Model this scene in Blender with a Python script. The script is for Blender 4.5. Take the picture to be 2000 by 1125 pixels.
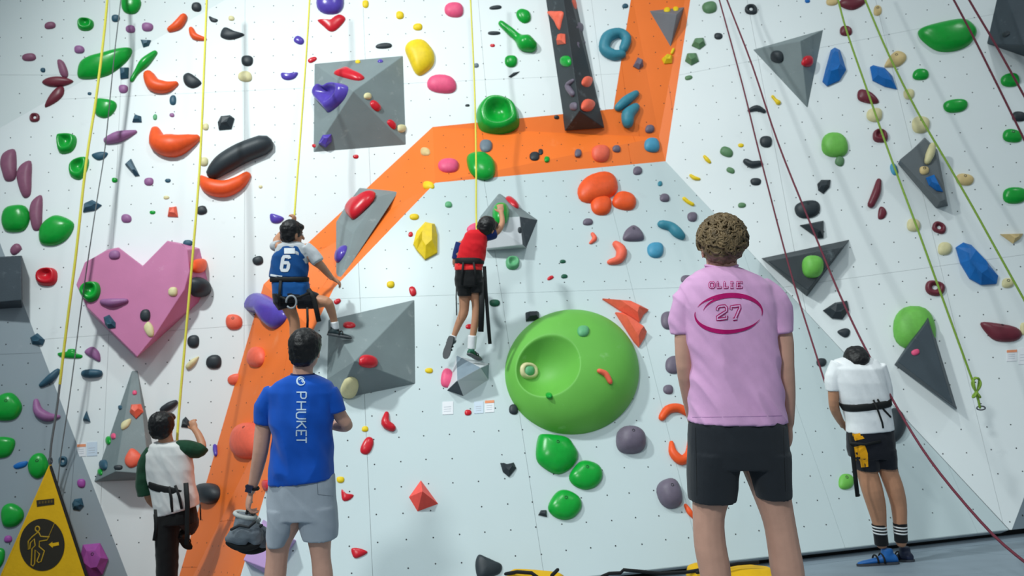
import bpy, bmesh, math, random
from mathutils import Vector, Matrix, noise
from mathutils.bvhtree import BVHTree
from mathutils.geometry import tessellate_polygon
random.seed(7)
for o in list(bpy.data.objects): bpy.data.objects.remove(o)
SC = bpy.context.scene
COL = SC.collection

# ------------------------------------------------------------------ camera, world, lights, exposure
FPX = 1556.0                                   # focal length in pixels of a 2000x1125 frame (28 mm)
PITCH, ROLL = math.radians(14.6), math.radians(5.0)
CAM = Vector((0, 0, 0.70))
FWD = Vector((0, math.cos(PITCH), math.sin(PITCH)))
_u0 = Vector((0, -math.sin(PITCH), math.cos(PITCH))); _r0 = Vector((1, 0, 0))
RGT = _r0 * math.cos(ROLL) - _u0 * math.sin(ROLL)
UPV = _r0 * math.sin(ROLL) + _u0 * math.cos(ROLL)
cd = bpy.data.cameras.new('camera'); cd.sensor_width = 36; cd.lens = FPX / 2000 * 36
cd.clip_end = 100
cd.dof.use_dof = True; cd.dof.focus_distance = 3.6; cd.dof.aperture_fstop = 3.2
cam = bpy.data.objects.new('camera', cd); COL.objects.link(cam)
M = Matrix((RGT, UPV, -FWD)).transposed().to_4x4(); M.translation = CAM
cam.matrix_world = M
SC.camera = cam

SC.view_settings.view_transform = 'Standard'; SC.view_settings.look = 'None'
SC.view_settings.gamma = 1; SC.view_settings.use_curve_mapping = False
SC.view_settings.exposure = 0.0

w = bpy.data.worlds.new('gym_ambience'); SC.world = w; w.use_nodes = True
w.node_tree.nodes['Background'].inputs[0].default_value = (0.76, 0.93, 1.0, 1)
w.node_tree.nodes['Background'].inputs[1].default_value = 0.36

def flood(name, loc, aim, power, cone, radius, col=(1, 0.97, 0.93)):
    l = bpy.data.lights.new(name, 'SPOT'); l.energy = power; l.spot_size = math.radians(cone)
    l.spot_blend = 1.0; l.shadow_soft_size = radius; l.color = col
    o = bpy.data.objects.new(name, l); COL.objects.link(o); o.location = loc
    o.rotation_euler = (Vector(aim) - Vector(loc)).to_track_quat('-Z', 'Y').to_euler()
    return o
# the gym's ceiling floodlights: a row of lamps behind and above the climbers, aimed at the wall, plus one added fill for the people
COOL = (0.93, 1.0, 0.99)
flood('flood_key', (-3.8, 1.8, 7.6), (-0.9, 7.3, 2.9), 1800, 92, 0.24, COOL)
flood('flood_mid', (0.3, 2.4, 8.0), (0.6, 7.4, 3.2), 520, 95, 0.26, COOL)
flood('fill_people', (-2.4, -2.6, 5.0), (0.3, 3.7, 1.0), 1250, 50, 0.45, COOL)  # added fill from behind the camera to brighten the people's backs
flood('flood_right', (6.5, 2.6, 8.0), (4.2, 7.6, 3.4), 230, 90, 0.25, COOL)

# ------------------------------------------------------------------ pixel <-> world helpers (real depths, metres)
def ray(x, y): return FWD + RGT * ((x - 1000) / FPX) - UPV * ((y - 562.5) / FPX)
def P(x, y, d): return CAM + ray(x, y) * d
def ppm(d): return d / FPX                      # metres per pixel at depth d
def on_plane(x, y, loc, n, h=0.0):
    v = ray(x, y); t = ((loc + n * h) - CAM).dot(n) / v.dot(n)
    return CAM + v * t
def floor_at(x, y, z=0.0):
    v = ray(x, y); return CAM + v * ((z - CAM.z) / v.z)

# ------------------------------------------------------------------ materials
def lin(c):
    c = c / 255.0
    return c / 12.92 if c <= 0.04045 else ((c + 0.055) / 1.055) ** 2.4
MATS = {}
def mat(name, rgb, rough=0.5, var=0.06, scale=14, bump=0.0, bscale=60, spec=0.4, speck=None, sheen=0.0, wave=None):
    if name in MATS: return MATS[name]
    m = bpy.data.materials.new(name); m.use_nodes = True; MATS[name] = m
    nt = m.node_tree; b = nt.nodes['Principled BSDF']
    base = [lin(c) for c in rgb]
    tc = nt.nodes.new('ShaderNodeTexCoord')
    nz = nt.nodes.new('ShaderNodeTexNoise'); nz.inputs['Scale'].default_value = scale; nz.inputs['Detail'].default_value = 5
    nt.links.new(tc.outputs['Object'], nz.inputs['Vector'])
    rp = nt.nodes.new('ShaderNodeValToRGB'); rp.color_ramp.elements[0].position = .3; rp.color_ramp.elements[1].position = .7
    rp.color_ramp.elements[0].color = tuple(max(0, c * (1 - var)) for c in base) + (1,)
    rp.color_ramp.elements[1].color = tuple(min(1, c * (1 + var)) for c in base) + (1,)
    nt.links.new(nz.outputs['Fac'], rp.inputs['Fac'])
    out = rp.outputs['Color']
    if speck:                                   # (colour, scale, threshold, strength): chalk marks and scuffs
        n2 = nt.nodes.new('ShaderNodeTexNoise'); n2.inputs['Scale'].default_value = speck[1]; n2.inputs['Detail'].default_value = 8
        n2.inputs['Roughness'].default_value = .65
        nt.links.new(tc.outputs['Object'], n2.inputs['Vector'])
        mr = nt.nodes.new('ShaderNodeMapRange'); mr.inputs['From Min'].default_value = speck[2]; mr.inputs['From Max'].default_value = speck[2] + .13
        mr.inputs['To Max'].default_value = speck[3]
        nt.links.new(n2.outputs['Fac'], mr.inputs['Value'])
        mx = nt.nodes.new('ShaderNodeMix'); mx.data_type = 'RGBA'
        nt.links.new(mr.outputs['Result'], mx.inputs['Factor'])
        nt.links.new(out, mx.inputs[6]); mx.inputs[7].default_value = tuple(lin(c) for c in speck[0]) + (1,)
        out = mx.outputs[2]
    if wave:                                    # (colour, scale, axis): woven rope flecks, sock stripes
        wv = nt.nodes.new('ShaderNodeTexWave'); wv.inputs['Scale'].default_value = wave[1]; wv.bands_direction = wave[2]
        nt.links.new(tc.outputs['Object'], wv.inputs['Vector'])
        st = nt.nodes.new('ShaderNodeMath'); st.operation = 'GREATER_THAN'; st.inputs[1].default_value = wave[3]
        nt.links.new(wv.outputs['Fac'], st.inputs[0])
        mx = nt.nodes.new('ShaderNodeMix'); mx.data_type = 'RGBA'
        nt.links.new(st.outputs[0], mx.inputs['Factor']); nt.links.new(out, mx.inputs[6])
        mx.inputs[7].default_value = tuple(lin(c) for c in wave[0]) + (1,)
        out = mx.outputs[2]
    nt.links.new(out, b.inputs['Base Color'])
    b.inputs['Roughness'].default_value = rough
    b.inputs['Specular IOR Level'].default_value = spec
    if sheen: b.inputs['Sheen Weight'].default_value = sheen
    if bump:
        n3 = nt.nodes.new('ShaderNodeTexNoise'); n3.inputs['Scale'].default_value = bscale; n3.inputs['Detail'].default_value = 6
        nt.links.new(tc.outputs['Object'], n3.inputs['Vector'])
        bp = nt.nodes.new('ShaderNodeBump'); bp.inputs['Strength'].default_value = bump; bp.inputs['Distance'].default_value = .01
        nt.links.new(n3.outputs['Fac'], bp.inputs['Height']); nt.links.new(bp.outputs['Normal'], b.inputs['Normal'])
    return m
CHALK = (235, 240, 240)
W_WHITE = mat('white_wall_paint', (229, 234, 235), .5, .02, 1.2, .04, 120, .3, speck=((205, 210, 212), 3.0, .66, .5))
W_PALE = mat('pale_grey_wall_paint', (200, 213, 215), .3, .02, 1.2, .04, 120, .5, speck=((185, 192, 195), 3.0, .66, .5))  # central facet: one even coat, greyer and cooler than the white walls
W_TOPL = mat('upper_left_wall_paint', (222, 230, 230), .55, .02, 1.2, .04, 120, .3)
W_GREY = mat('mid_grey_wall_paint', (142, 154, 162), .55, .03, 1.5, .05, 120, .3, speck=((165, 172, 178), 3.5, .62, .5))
W_ORANGE = mat('orange_wall_paint', (246, 120, 44), .45, .04, 1.6, .04, 100, .35, speck=((250, 150, 95), 3.5, .62, .6))
W_BACK = mat('wall_backing_board', (190, 196, 198), .8)
DARK = mat('dark_bolt_steel', (38, 42, 46), .5)
BLACK = mat('matt_black_rubber', (14, 15, 17), .75)
PAL = {
 'green': (12, 158, 52), 'lime': (112, 186, 78), 'sage': (92, 132, 92), 'mint': (96, 170, 120), 'darkgreen': (18, 86, 62), 'orange': (240, 88, 34), 'coral': (240, 104, 78),
 'red': (206, 28, 44), 'maroon': (112, 40, 54), 'mauve': (136, 82, 108), 'purple': (86, 68, 170), 'plum': (150, 98, 146),
 'violet': (158, 74, 158), 'black': (42, 50, 56), 'slate': (108, 98, 114), 'teal': (44, 84, 104), 'aqua': (56, 132, 152),
 'azure': (72, 150, 184), 'blue': (8, 104, 182), 'cream': (218, 208, 160), 'tan': (216, 188, 132), 'yellow': (236, 202, 26), 'pink': (232, 86, 128),
 'grey': (110, 124, 136), 'tetra': (242, 82, 70)}
def hmat(c):
    gl = {'green': .28, 'red': .3, 'purple': .25, 'orange': .45, 'maroon': .38}.get(c, .5)
    return mat('hold_' + c, PAL[c], gl, .07, 25, .06, 160, .4, speck=(tuple(int(v * .55 + 235 * .45) for v in PAL[c]), 14, .66, .55))

# ------------------------------------------------------------------ object helpers
def tag(o, label=None, cat=None, group=None, kind=None):
    if label: o['label'] = label
    if cat: o['category'] = cat
    if group: o['group'] = group
    if kind: o['kind'] = kind
    return o
def empty(name, loc):
    o = bpy.data.objects.new(name, None); COL.objects.link(o); o.location = loc; o.empty_display_size = .1
    return o
def put(name, bm, m, parent=None, smooth=True, origin=None):
    """link a bmesh in world coordinates as one object"""
    me = bpy.data.meshes.new(name)
    if origin is None and parent is None and len(bm.verts):
        origin = sum((v.co for v in bm.verts), Vector()) / len(bm.verts)
    if parent is not None: origin = world_loc(parent)
    bmesh.ops.translate(bm, verts=bm.verts, vec=-origin)
    bmesh.ops.recalc_face_normals(bm, faces=bm.faces)
    bm.to_mesh(me); bm.free()
    for mm in (m if isinstance(m, (list, tuple)) else [m]): me.materials.append(mm)
    if smooth:
        me.polygons.foreach_set('use_smooth', [True] * len(me.polygons))
    o = bpy.data.objects.new(name, me); COL.objects.link(o)
    if parent is not None: o.parent = parent
    else: o.location = origin
    return o
def world_loc(o):
    v = o.location.copy()
    while o.parent: o = o.parent; v = v + o.location
    return v
def rings_to(bm, rings, cap=True, closed=True):
    vs = [[bm.verts.new(p) for p in r] for r in rings]
    n = len(vs[0])
    for a, b in zip(vs, vs[1:]):
        for i in range(n if closed else n - 1):
            j = (i + 1) % n
            bm.faces.new((a[i], a[j], b[j], b[i]))
    if cap:
        bm.faces.new(vs[0][::-1]); bm.faces.new(vs[-1])
    return vs
def catmull(pts, k):
    out = []
    n = len(pts)
    for i in range(n - 1):
        p0, p1, p2, p3 = pts[max(i - 1, 0)], pts[i], pts[i + 1], pts[min(i + 2, n - 1)]
        for s in range(k):
            t = s / k
            out.append(tuple(.5 * ((2 * b) + (-a + c) * t + (2 * a - 5 * b + 4 * c - d) * t * t + (-a + 3 * b - 3 * c + d) * t ** 3)
                             for a, b, c, d in zip(p0, p1, p2, p3)))
    out.append(tuple(pts[-1]))
    return out
def tube(bm, pts, rad, n=8, cap='flat', flat=None):
    """tube along world points; flat=(vector, factor) squashes the section along a vector"""
    pts = [Vector(p) for p in pts]
    if not hasattr(rad, '__len__'): rad = [rad] * len(pts)
    rad = list(rad)
    if cap == 'round':
        a = (pts[0] - pts[1]).normalized(); b = (pts[-1] - pts[-2]).normalized()
        r0, r1 = rad[0], rad[-1]
        pts = [pts[0] + a * r0 * .97, pts[0] + a * r0 * .72] + pts + [pts[-1] + b * r1 * .72, pts[-1] + b * r1 * .97]
        rad = [r0 * .25, r0 * .7] + rad + [r1 * .7, r1 * .25]
    rings = []; prev = None
    for i, p in enumerate(pts):
        t = (pts[min(i + 1, len(pts) - 1)] - pts[max(i - 1, 0)])
        t = t.normalized() if t.length > 1e-9 else Vector((0, 0, 1))
        if prev is None:
            prev = t.orthogonal().normalized()
        u = (prev - t * prev.dot(t)); u = u.normalized() if u.length > 1e-6 else t.orthogonal().normalized()
        prev = u; v = t.cross(u)
        ring = []
        for k in range(n):
            a = 2 * math.pi * k / n
            off = (u * math.cos(a) + v * math.sin(a)) * rad[i]
            if flat: off = off - flat[0] * off.dot(flat[0]) * (1 - flat[1])
            ring.append(p + off)
        rings.append(ring)
    return rings_to(bm, rings)
def ellipsoid(bm, c, ax, ay, az, nu=14, nv=10):
    """ax, ay, az: half-axis vectors"""
    c = Vector(c)
    top = bm.verts.new(c + az); bot = bm.verts.new(c - az); rows = []
    for j in range(1, nv):
        ph = math.pi * j / nv
        rows.append([bm.verts.new(c + az * math.cos(ph) + (ax * math.cos(2 * math.pi * i / nu) + ay * math.sin(2 * math.pi * i / nu)) * math.sin(ph)) for i in range(nu)])
    for i in range(nu):
        j = (i + 1) % nu
        bm.faces.new((top, rows[0][i], rows[0][j])); bm.faces.new((bot, rows[-1][j], rows[-1][i]))
        for a, b in zip(rows, rows[1:]): bm.faces.new((a[i], b[i], b[j], a[j]))
def boxy(bm, c, ax, ay, az):
    c = Vector(c); vs = [bm.verts.new(c + ax * i + ay * j + az * k) for i in (-1, 1) for j in (-1, 1) for k in (-1, 1)]
    for f in ((0, 1, 3, 2), (4, 6, 7, 5), (0, 4, 5, 1), (2, 3, 7, 6), (0, 2, 6, 4), (1, 5, 7, 3)): bm.faces.new([vs[i] for i in f])

# ------------------------------------------------------------------ the climbing wall: planar facets, panels, bolt holes
SURF_V, SURF_F = [], []                         # every surface a hold can be screwed to
def surf_add(pts):
    i = len(SURF_V); SURF_V.extend(pts); SURF_F.append(list(range(i, i + len(pts))))
class Plane:
    def __init__(s, a, b, c): s.k = (a, b, c); s.n = -(RGT * (b * FPX) - UPV * (c * FPX) + FWD * a).normalized(); s.p = s.at(1000, 562.5)
    def inv(s, x, y): return s.k[0] + s.k[1] * (x - 1000) + s.k[2] * (y - 562.5)
    def at(s, x, y): return P(x, y, 1 / s.inv(x, y))
def plane3(p):
    A = Matrix([[1, x - 1000, y - 562.5] for x, y, _ in p]); return Plane(*(A.inverted() @ Vector([q[2] for q in p])))
PL = Plane(.127, -5e-6, 2.25e-5)
PC = Plane(.13841, -1.739e-5, 5.626e-5)
PR = plane3([(1300, 315, PC.inv(1300, 315)), (1975, 1038, PC.inv(1975, 1038)), (1870, 245, .1290)])
PTL = plane3([(0, 250, PL.inv(0, 250)), (440, 0, PL.inv(440, 0)), (0, 0, .1225)])
PG = plane3([(0, 470, PL.inv(0, 470)), (250, 1125, PL.inv(250, 1125)), (-300, 900, PL.inv(-300, 900) + .006)])
PFR = plane3([(1975, 1036, PR.inv(1975, 1036)), (2480, -300, PR.inv(2480, -300)), (2400, 1000, .140)])

def clip(poly, side):                            # keep where side(p) >= 0
    out = []
    for i, p in enumerate(poly):
        q = poly[(i + 1) % len(poly)]; a, b = side(p), side(q)
        if a >= 0: out.append(p)
        if (a >= 0) != (b >= 0): out.append(p + (q - p) * (a / (a - b)))
    return out
def area3(poly):
    s = Vector()
    for i in range(1, len(poly) - 1): s += (poly[i] - poly[0]).cross(poly[i + 1] - poly[0])
    return s.length / 2
def wall(name, faces, material, pw=1.25, ph=2.5, holes=True, hole_off=(0.07, 0.05), zmin=.07):
    """faces: list of (polygon of world points, normal). One backing board, one child per panel, one joined child of bolt holes."""
    bk = bmesh.new(); panels = {}; hb = bmesh.new()
    for fi, (poly, n) in enumerate(faces):
        u = Vector((0, 0, 1)).cross(n).normalized(); v = n.cross(u).normalized()
        o = Vector((0, 6.5, 0)); o = o - n * (o - poly[0]).dot(n)
        tris = [[poly[i] for i in t] for t in tessellate_polygon([poly])]
        for t in tris:
            t = clip(t, lambda p: p.z - zmin)
            if len(t) < 3 or area3(t) < 1e-6: continue
            surf_add(t)
            fr = [bk.verts.new(p - n * .022) for p in t]; bb = [bk.verts.new(p - n * .10) for p in t]
            bk.faces.new(fr); bk.faces.new(bb[::-1])
            for i in range(len(t)): bk.faces.new((fr[i], bb[i], bb[(i + 1) % len(t)], fr[(i + 1) % len(t)]))
            us = [(p - o).dot(u) for p in t]; vs = [(p - o).dot(v) for p in t]
            for i in range(math.floor(min(us) / pw), math.floor(max(us) / pw) + 1):
                for j in range(math.floor(min(vs) / ph), math.floor(max(vs) / ph) + 1):
                    g = .0011; q = t
                    for s in (lambda p: (p - o).dot(u) - i * pw - g, lambda p: (i + 1) * pw - g - (p - o).dot(u),
                              lambda p: (p - o).dot(v) - j * ph - g, lambda p: (j + 1) * ph - g - (p - o).dot(v)):
                        q = clip(q, s)
                        if len(q) < 3: break
                    if len(q) < 3 or area3(q) < 2e-4: continue
                    b = panels.setdefault((fi, i, j), bmesh.new())
                    a1 = [b.verts.new(p) for p in q]; a2 = [b.verts.new(p - n * .02) for p in q]
                    b.faces.new(a1); b.faces.new(a2[::-1])
                    for k in range(len(q)): b.faces.new((a1[k], a2[k], a2[(k + 1) % len(q)], a1[(k + 1) % len(q)]))
            if holes:
                for i in range(math.ceil(min(us) / .2), math.floor(max(us) / .2) + 1):
                    for j in range(math.ceil(min(vs) / .2), math.floor(max(vs) / .2) + 1):
                        p = o + u * (i * .2 + random.uniform(-.008, .008) ) + v * (j * .2 + random.uniform(-.008, .008))
                        if random.random() < .06 or p.z < zmin + .05: continue
                        ok = True
                        for k in range(len(t)):
                            e = t[(k + 1) % len(t)] - t[k]
                            if e.cross(p - t[k]).dot((t[1] - t[0]).cross(t[2] - t[0])) < 0: ok = False; break
                        if not ok: continue
                        r = .0062
                        vv = [hb.verts.new(p + n * .0012 + (u * math.cos(a) + v * math.sin(a)) * r) for a in [k * math.pi / 3 for k in range(6)]]
                        hb.faces.new(vv)
    bko = put(name, bk, W_BACK, smooth=False, origin=Vector((0, 0, 0))); tag(bko, kind='structure')
    for b in panels.values(): put('panel', b, material, bko, smooth=False)
    if len(hb.verts): tag(put('bolt_hole', hb, DARK, bko, smooth=False), kind='stuff')
    else: hb.free()
    return bko
def poly_on(pl, pts): return ([pl.at(x, y) for x, y in pts], pl.n)
wall('wall_left', [poly_on(PL, [(-71, 290), (968, -300), (1280, -300), (1198, 213), (845, 248), (515, 555), (311, 1260), (301, 1260)])], W_WHITE)
wall('wall_upper_left', [poly_on(PTL, [(-450, 505), (-71, 290), (968, -300), (-450, -300)])], W_TOPL)
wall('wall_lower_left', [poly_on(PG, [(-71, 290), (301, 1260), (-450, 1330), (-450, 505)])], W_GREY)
wall('wall_center', [poly_on(PC, [(652, 563), (850, 357), (1300, 315), (2110, 1185), (1900, 1320), (418, 1300), (612, 645)])], W_PALE)
wall('wall_right', [poly_on(PR, [(1300, 315), (1394, -300), (2480, -300), (1975, 1038)])], W_WHITE)
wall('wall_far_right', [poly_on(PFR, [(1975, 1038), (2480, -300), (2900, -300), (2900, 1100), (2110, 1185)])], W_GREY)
def quad_faces(qs):
    out = []
    for q in qs:
        c = sum(q, Vector()) / len(q)
        for i in ((0, 1, 2), (0, 2, 3)) if len(q) == 4 else ((0, 1, 2),):
            t = [q[k] for k in i]; n = (t[1] - t[0]).cross(t[2] - t[0]).normalized()
            if n.dot(c - CAM) > 0: n = -n
            out.append((t, n))
    return out
A = {k: pl.at(x, y) for k, (pl, x, y) in dict(a0=(PL, 311, 1260), a1=(PL, 515, 555), a2=(PL, 845, 248), a3=(PL, 1198, 213), a4=(PL, 1280, -300),
     b0=(PC, 418, 1300), b1=(PC, 612, 645), b2=(PC, 652, 563), b3=(PC, 850, 357), b4=(PC, 1300, 315), b5=(PR, 1394, -300)).items()}
A['m3'] = P(1287, 268, 1 / (PC.inv(1287, 268) + .0012)); A['ax'] = PL.at(1234, -12)
wall('wall_orange_band', quad_faces([[A['a0'], A['a1'], A['b1'], A['b0']], [A['a1'], A['b2'], A['b1']], [A['a1'], A['a2'], A['b3'], A['b2']],
     [A['a2'], A['a3'], A['m3'], A['b3']], [A['b3'], A['m3'], A['b4']], [A['a3'], A['ax'], A['m3']], [A['m3'], A['ax'], A['b5'], A['b4']], [A['ax'], A['a4'], A['b5']]]), W_ORANGE, pw=1.6, ph=3.0)

# black recess under the wall's lower edge, and the padded floor
E0, E1 = floor_at(418, 1224), floor_at(1975, 1045)
bd = (E1 - E0); bd.z = 0; bd.normalize(); bn = Vector((bd.y, -bd.x, 0))
bm = bmesh.new(); mid = (E0 + E1) / 2
boxy(bm, Vector((mid.x, mid.y, .035)) - bn * .06, bd * 5.2, bn * .03, Vector((0, 0, .035)))
tag(put('trim_1', bm, BLACK, smooth=False), kind='structure')
FLOORM = mat('blue_grey_mat_vinyl', (132, 146, 158), .55, .06, 5, .05, 300, .35, speck=((112, 124, 136), 6, .58, .5))
bm = bmesh.new(); boxy(bm, (1.0, 5, -.06), Vector((9, 0, 0)), Vector((0, 9, 0)), Vector((0, 0, .03)))
fl = put('floor', bm, mat('floor_underlay', (70, 76, 82), .8), smooth=False); tag(fl, kind='structure')
edges = [-1.0, .42, 2.4, 4.4, 6.4, 8.4]
for k in range(len(edges) - 1):
    for j in range(-3, 4):
        bm = bmesh.new()
        c = Vector((mid.x, mid.y, -.0155)) + bn * ((edges[k] + edges[k + 1]) / 2) + bd * ((j + (.5 if k % 2 else .1)) * 2.2)
        boxy(bm, c, bd * (1.1 - .004), bn * ((edges[k + 1] - edges[k]) / 2 - .006), Vector((0, 0, .0145)))
        put('floor_mat', bm, FLOORM, fl, smooth=False)

# ------------------------------------------------------------------ casting onto the wall and its volumes
_bvh = [None, 0]
def cast(x, y):
    if _bvh[1] != len(SURF_F): _bvh[0] = BVHTree.FromPolygons(SURF_V, SURF_F); _bvh[1] = len(SURF_F)
    v = ray(x, y).normalized(); loc, n, i, d = _bvh[0].ray_cast(CAM, v)
    if loc is None: raise RuntimeError('no wall at %s,%s' % (x, y))
    if n.dot(v) > 0: n = -n
    return loc, n

# ------------------------------------------------------------------ screw-on volumes (big plywood shapes)
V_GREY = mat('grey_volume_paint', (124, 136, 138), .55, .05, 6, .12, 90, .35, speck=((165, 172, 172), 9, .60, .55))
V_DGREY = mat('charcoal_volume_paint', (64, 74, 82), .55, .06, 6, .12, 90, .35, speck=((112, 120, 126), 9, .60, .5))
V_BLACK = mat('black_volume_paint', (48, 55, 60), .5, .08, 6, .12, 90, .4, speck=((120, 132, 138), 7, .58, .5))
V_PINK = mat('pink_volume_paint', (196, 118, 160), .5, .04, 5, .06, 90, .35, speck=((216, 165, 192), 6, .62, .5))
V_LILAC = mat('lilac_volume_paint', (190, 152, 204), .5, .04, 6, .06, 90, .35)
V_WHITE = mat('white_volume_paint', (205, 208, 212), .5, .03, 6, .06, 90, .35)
V_GREEN = mat('lime_volume_paint', (104, 178, 72), .5, .05, 4, .06, 90, .35, speck=((160, 205, 140), 6, .63, .5))
def volume(label, verts, faces, m, ref, fm=None, name='climbing_volume', conform=False):
    """verts: (px, py, height above the wall); faces: index lists; ref: pixel on the host facet"""
    loc, n = cast(*ref)
    pts = [on_plane(x, y, loc, n, h if h else -.012) for x, y, h in verts]
    if conform:                                 # the foot follows the folded facets it sits on
        pts = [cast(x, y)[0] - n * .012 for x, y, h in verts]
        pts = [q if not h else on_plane(x, y, q, n, h) for q, (x, y, h) in zip(pts, verts)]
    bm = bmesh.new(); vs = [bm.verts.new(p) for p in pts]
    for i, f in enumerate(faces):
        fc = bm.faces.new([vs[k] for k in f])
        if fm: fc.material_index = fm[i]
        surf_add([pts[k] for k in f])
    o = put(name, bm, m, smooth=False)
    tag(o, label, 'climbing volume', 'volumes on the climbing wall')
    md = o.modifiers.new('edge', 'BEVEL'); md.width = .006; md.segments = 2; md.limit_method = 'ANGLE'
    # screws show as dark dots on the larger faces
    return o
def cone_vol(label, base, apex, m, ref=None):
    n = len(base); ref = ref or (sum(b[0] for b in base) / n, sum(b[1] for b in base) / n)
    return volume(label, [(x, y, 0) for x, y in base] + [apex], [[i, (i + 1) % n, n] for i in range(n)] + [list(range(n))[::-1]], m, ref)
def prism_vol(label, top, base, h, m, ref=None):
    n = len(top); ref = ref or (sum(b[0] for b in base) / n, sum(b[1] for b in base) / n)
    return volume(label, [(x, y, 0) for x, y in base] + [(x, y, h) for x, y in top],
                  [[i, (i + 1) % n, n + (i + 1) % n, n + i] for i in range(n)] + [list(range(n, 2 * n)), list(range(n))[::-1]], m, ref)
cone_vol('large grey square pyramid volume left of the big yellow hold', [(612, 123), (790, 107), (796, 286), (610, 301)], (690, 178, .36), V_GREY)
HT = [(149, 556), (166, 512), (210, 489), (232, 484), (279, 520), (327, 471), (354, 477), (366, 488), (370, 530), (360, 566), (304, 653), (268, 697), (170, 600)]
HB = [(152, 560), (165, 514), (210, 487), (232, 483), (279, 519), (327, 470), (355, 475), (391, 485), (407, 548), (390, 590), (318, 655), (266, 699), (172, 607)]
prism_vol('pink heart-shaped plywood volume dotted with small holds', HT, HB, .24, V_PINK, (250, 420))
volume('long black ridged volume running off the picture above the orange band', [(1047, -120, 0), (1103, 256, 0), (1181, 250, 0), (1098, -120, 0), (1132, 216, .24), (1084, -120, .24)],
       [[0, 1, 4, 5], [5, 4, 2, 3], [1, 2, 4], [0, 5, 3], [0, 3, 2, 1]], V_BLACK, (1010, 170))
cone_vol('small grey downward triangle volume on the orange band', [(1265, 21), (1338, 13), (1309, 96)], (1322, 28, .16), mat('slate_volume_paint', (112, 114, 120), .55, .05, 8, .1, 90, .35), (1300, 130))
cone_vol('grey downward triangle volume carrying one black and one red hold', [(1466, 98), (1610, 57), (1578, 218)], (1563, 80, .22), V_GREY)
cone_vol('dark grey volume cut off by the top right corner', [(1925, 85), (1953, -40), (2110, -70), (2090, 142)], (2000, 88, .30), V_DGREY, (1890, 60))
prism_vol('dark grey diamond volume holding cream and blue holds', [(1757, 312), (1806, 272), (1826, 292), (1847, 390), (1836, 395)], [(1753, 320), (1806, 268), (1831, 292), (1852, 403), (1828, 408)], .17, mat('graphite_volume_paint', (98, 104, 108), .55, .05, 8, .1, 90, .35))
prism_vol('black downward triangle volume with a green ball on it', [(1500, 510), (1646, 483), (1578, 567)], [(1486, 504), (1660, 467), (1576, 580)], .16, V_BLACK)
prism_vol('charcoal triangle volume overlapping the light green dome at right', [(1812, 626), (1753, 706), (1861, 790)], [(1813, 611), (1746, 713), (1870, 800)], .17, V_DGREY)
volume('grey wedge volume on the orange band with a red wing hold', [(655, 428, 0), (700, 365, 0), (778, 372, 0), (662, 549, 0), (655, 547, 0), (736, 385, .12), (690, 456, .2)],
       [[0, 1, 5, 6], [0, 6, 4], [4, 6, 3], [5, 2, 3, 6], [1, 2, 5], [0, 4, 3, 2, 1]], V_GREY, (640, 470), conform=True)
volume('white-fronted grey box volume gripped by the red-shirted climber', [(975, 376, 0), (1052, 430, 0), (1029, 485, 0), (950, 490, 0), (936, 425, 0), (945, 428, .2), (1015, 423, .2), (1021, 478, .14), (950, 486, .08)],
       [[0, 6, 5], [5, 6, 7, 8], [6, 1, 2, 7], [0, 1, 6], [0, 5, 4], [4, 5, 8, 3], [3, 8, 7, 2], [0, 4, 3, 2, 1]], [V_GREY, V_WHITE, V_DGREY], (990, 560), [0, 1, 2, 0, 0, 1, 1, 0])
cone_vol('big grey pyramid volume under the blue-vested climber', [(640, 622), (813, 582), (815, 751), (656, 783), (637, 742)], (693, 705, .34), V_GREY, (850, 640))
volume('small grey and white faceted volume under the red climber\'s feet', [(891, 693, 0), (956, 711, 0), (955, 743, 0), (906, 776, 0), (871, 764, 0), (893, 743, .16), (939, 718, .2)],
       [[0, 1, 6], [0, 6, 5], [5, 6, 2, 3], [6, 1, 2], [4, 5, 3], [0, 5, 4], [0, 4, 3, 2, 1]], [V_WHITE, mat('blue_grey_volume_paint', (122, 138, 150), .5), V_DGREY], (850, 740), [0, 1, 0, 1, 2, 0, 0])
volume('tall grey triangular volume below the heart, behind the boy in white and green', [(259, 716, 0), (268, 715, 0), (312, 936, 0), (182, 942, 0), (226, 921, .26), (292, 926, .26)],
       [[0, 4, 3], [0, 1, 5, 4], [1, 2, 5], [3, 4, 5, 2], [0, 3, 2, 1]], V_GREY, (300, 700))
prism_vol('dark slate volume cut off by the left edge of the picture', [(-70, 506), (42, 500), (42, 586), (-70, 596)], [(-70, 505), (43, 499), (44, 602), (-70, 620)], .2, V_DGREY, (60, 560))
prism_vol('lilac volume low on the wall beside the hanging shoes', [(475, 1094), (512, 1020), (566, 1052), (522, 1112)], [(478, 1096), (514, 1014), (580, 1056), (530, 1128)], .16, V_LILAC, (640, 1080))

# the big green disc with a scooped bowl
loc, nrm = cast(900, 620)
loc, nrm = PC.at(1117, 724), PC.n
def disc_pt(u, v):
    return on_plane(1117 + 131 * u, 728 + 121 * v, loc, nrm)
bm = bmesh.new(); grid = []
NR, NA = 72, 168
for i in range(NR + 1):
    r = math.sin(i / NR * math.pi / 2); row = []
    for j in range(NA):
        a = 2 * math.pi * j / NA; u, v = r * math.cos(a), r * math.sin(a)
        h = .30 * (1 - r ** 2.6) ** .62
        du, dv = (u + .53), (v - .10) / 1.02
        q = math.hypot(du, dv)
        hb_ = .035 + .92 * q * q; k_ = .012
        e_ = max(k_ - abs(h - hb_), 0) / k_; h = min(h, hb_) - e_ * e_ * k_ * .25
        row.append(disc_pt(u, v) + nrm * (h - .004))
    grid.append(row)
c0 = bm.verts.new(grid[0][0]); vr = [[bm.verts.new(p) for p in row] for row in grid[1:]]
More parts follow.
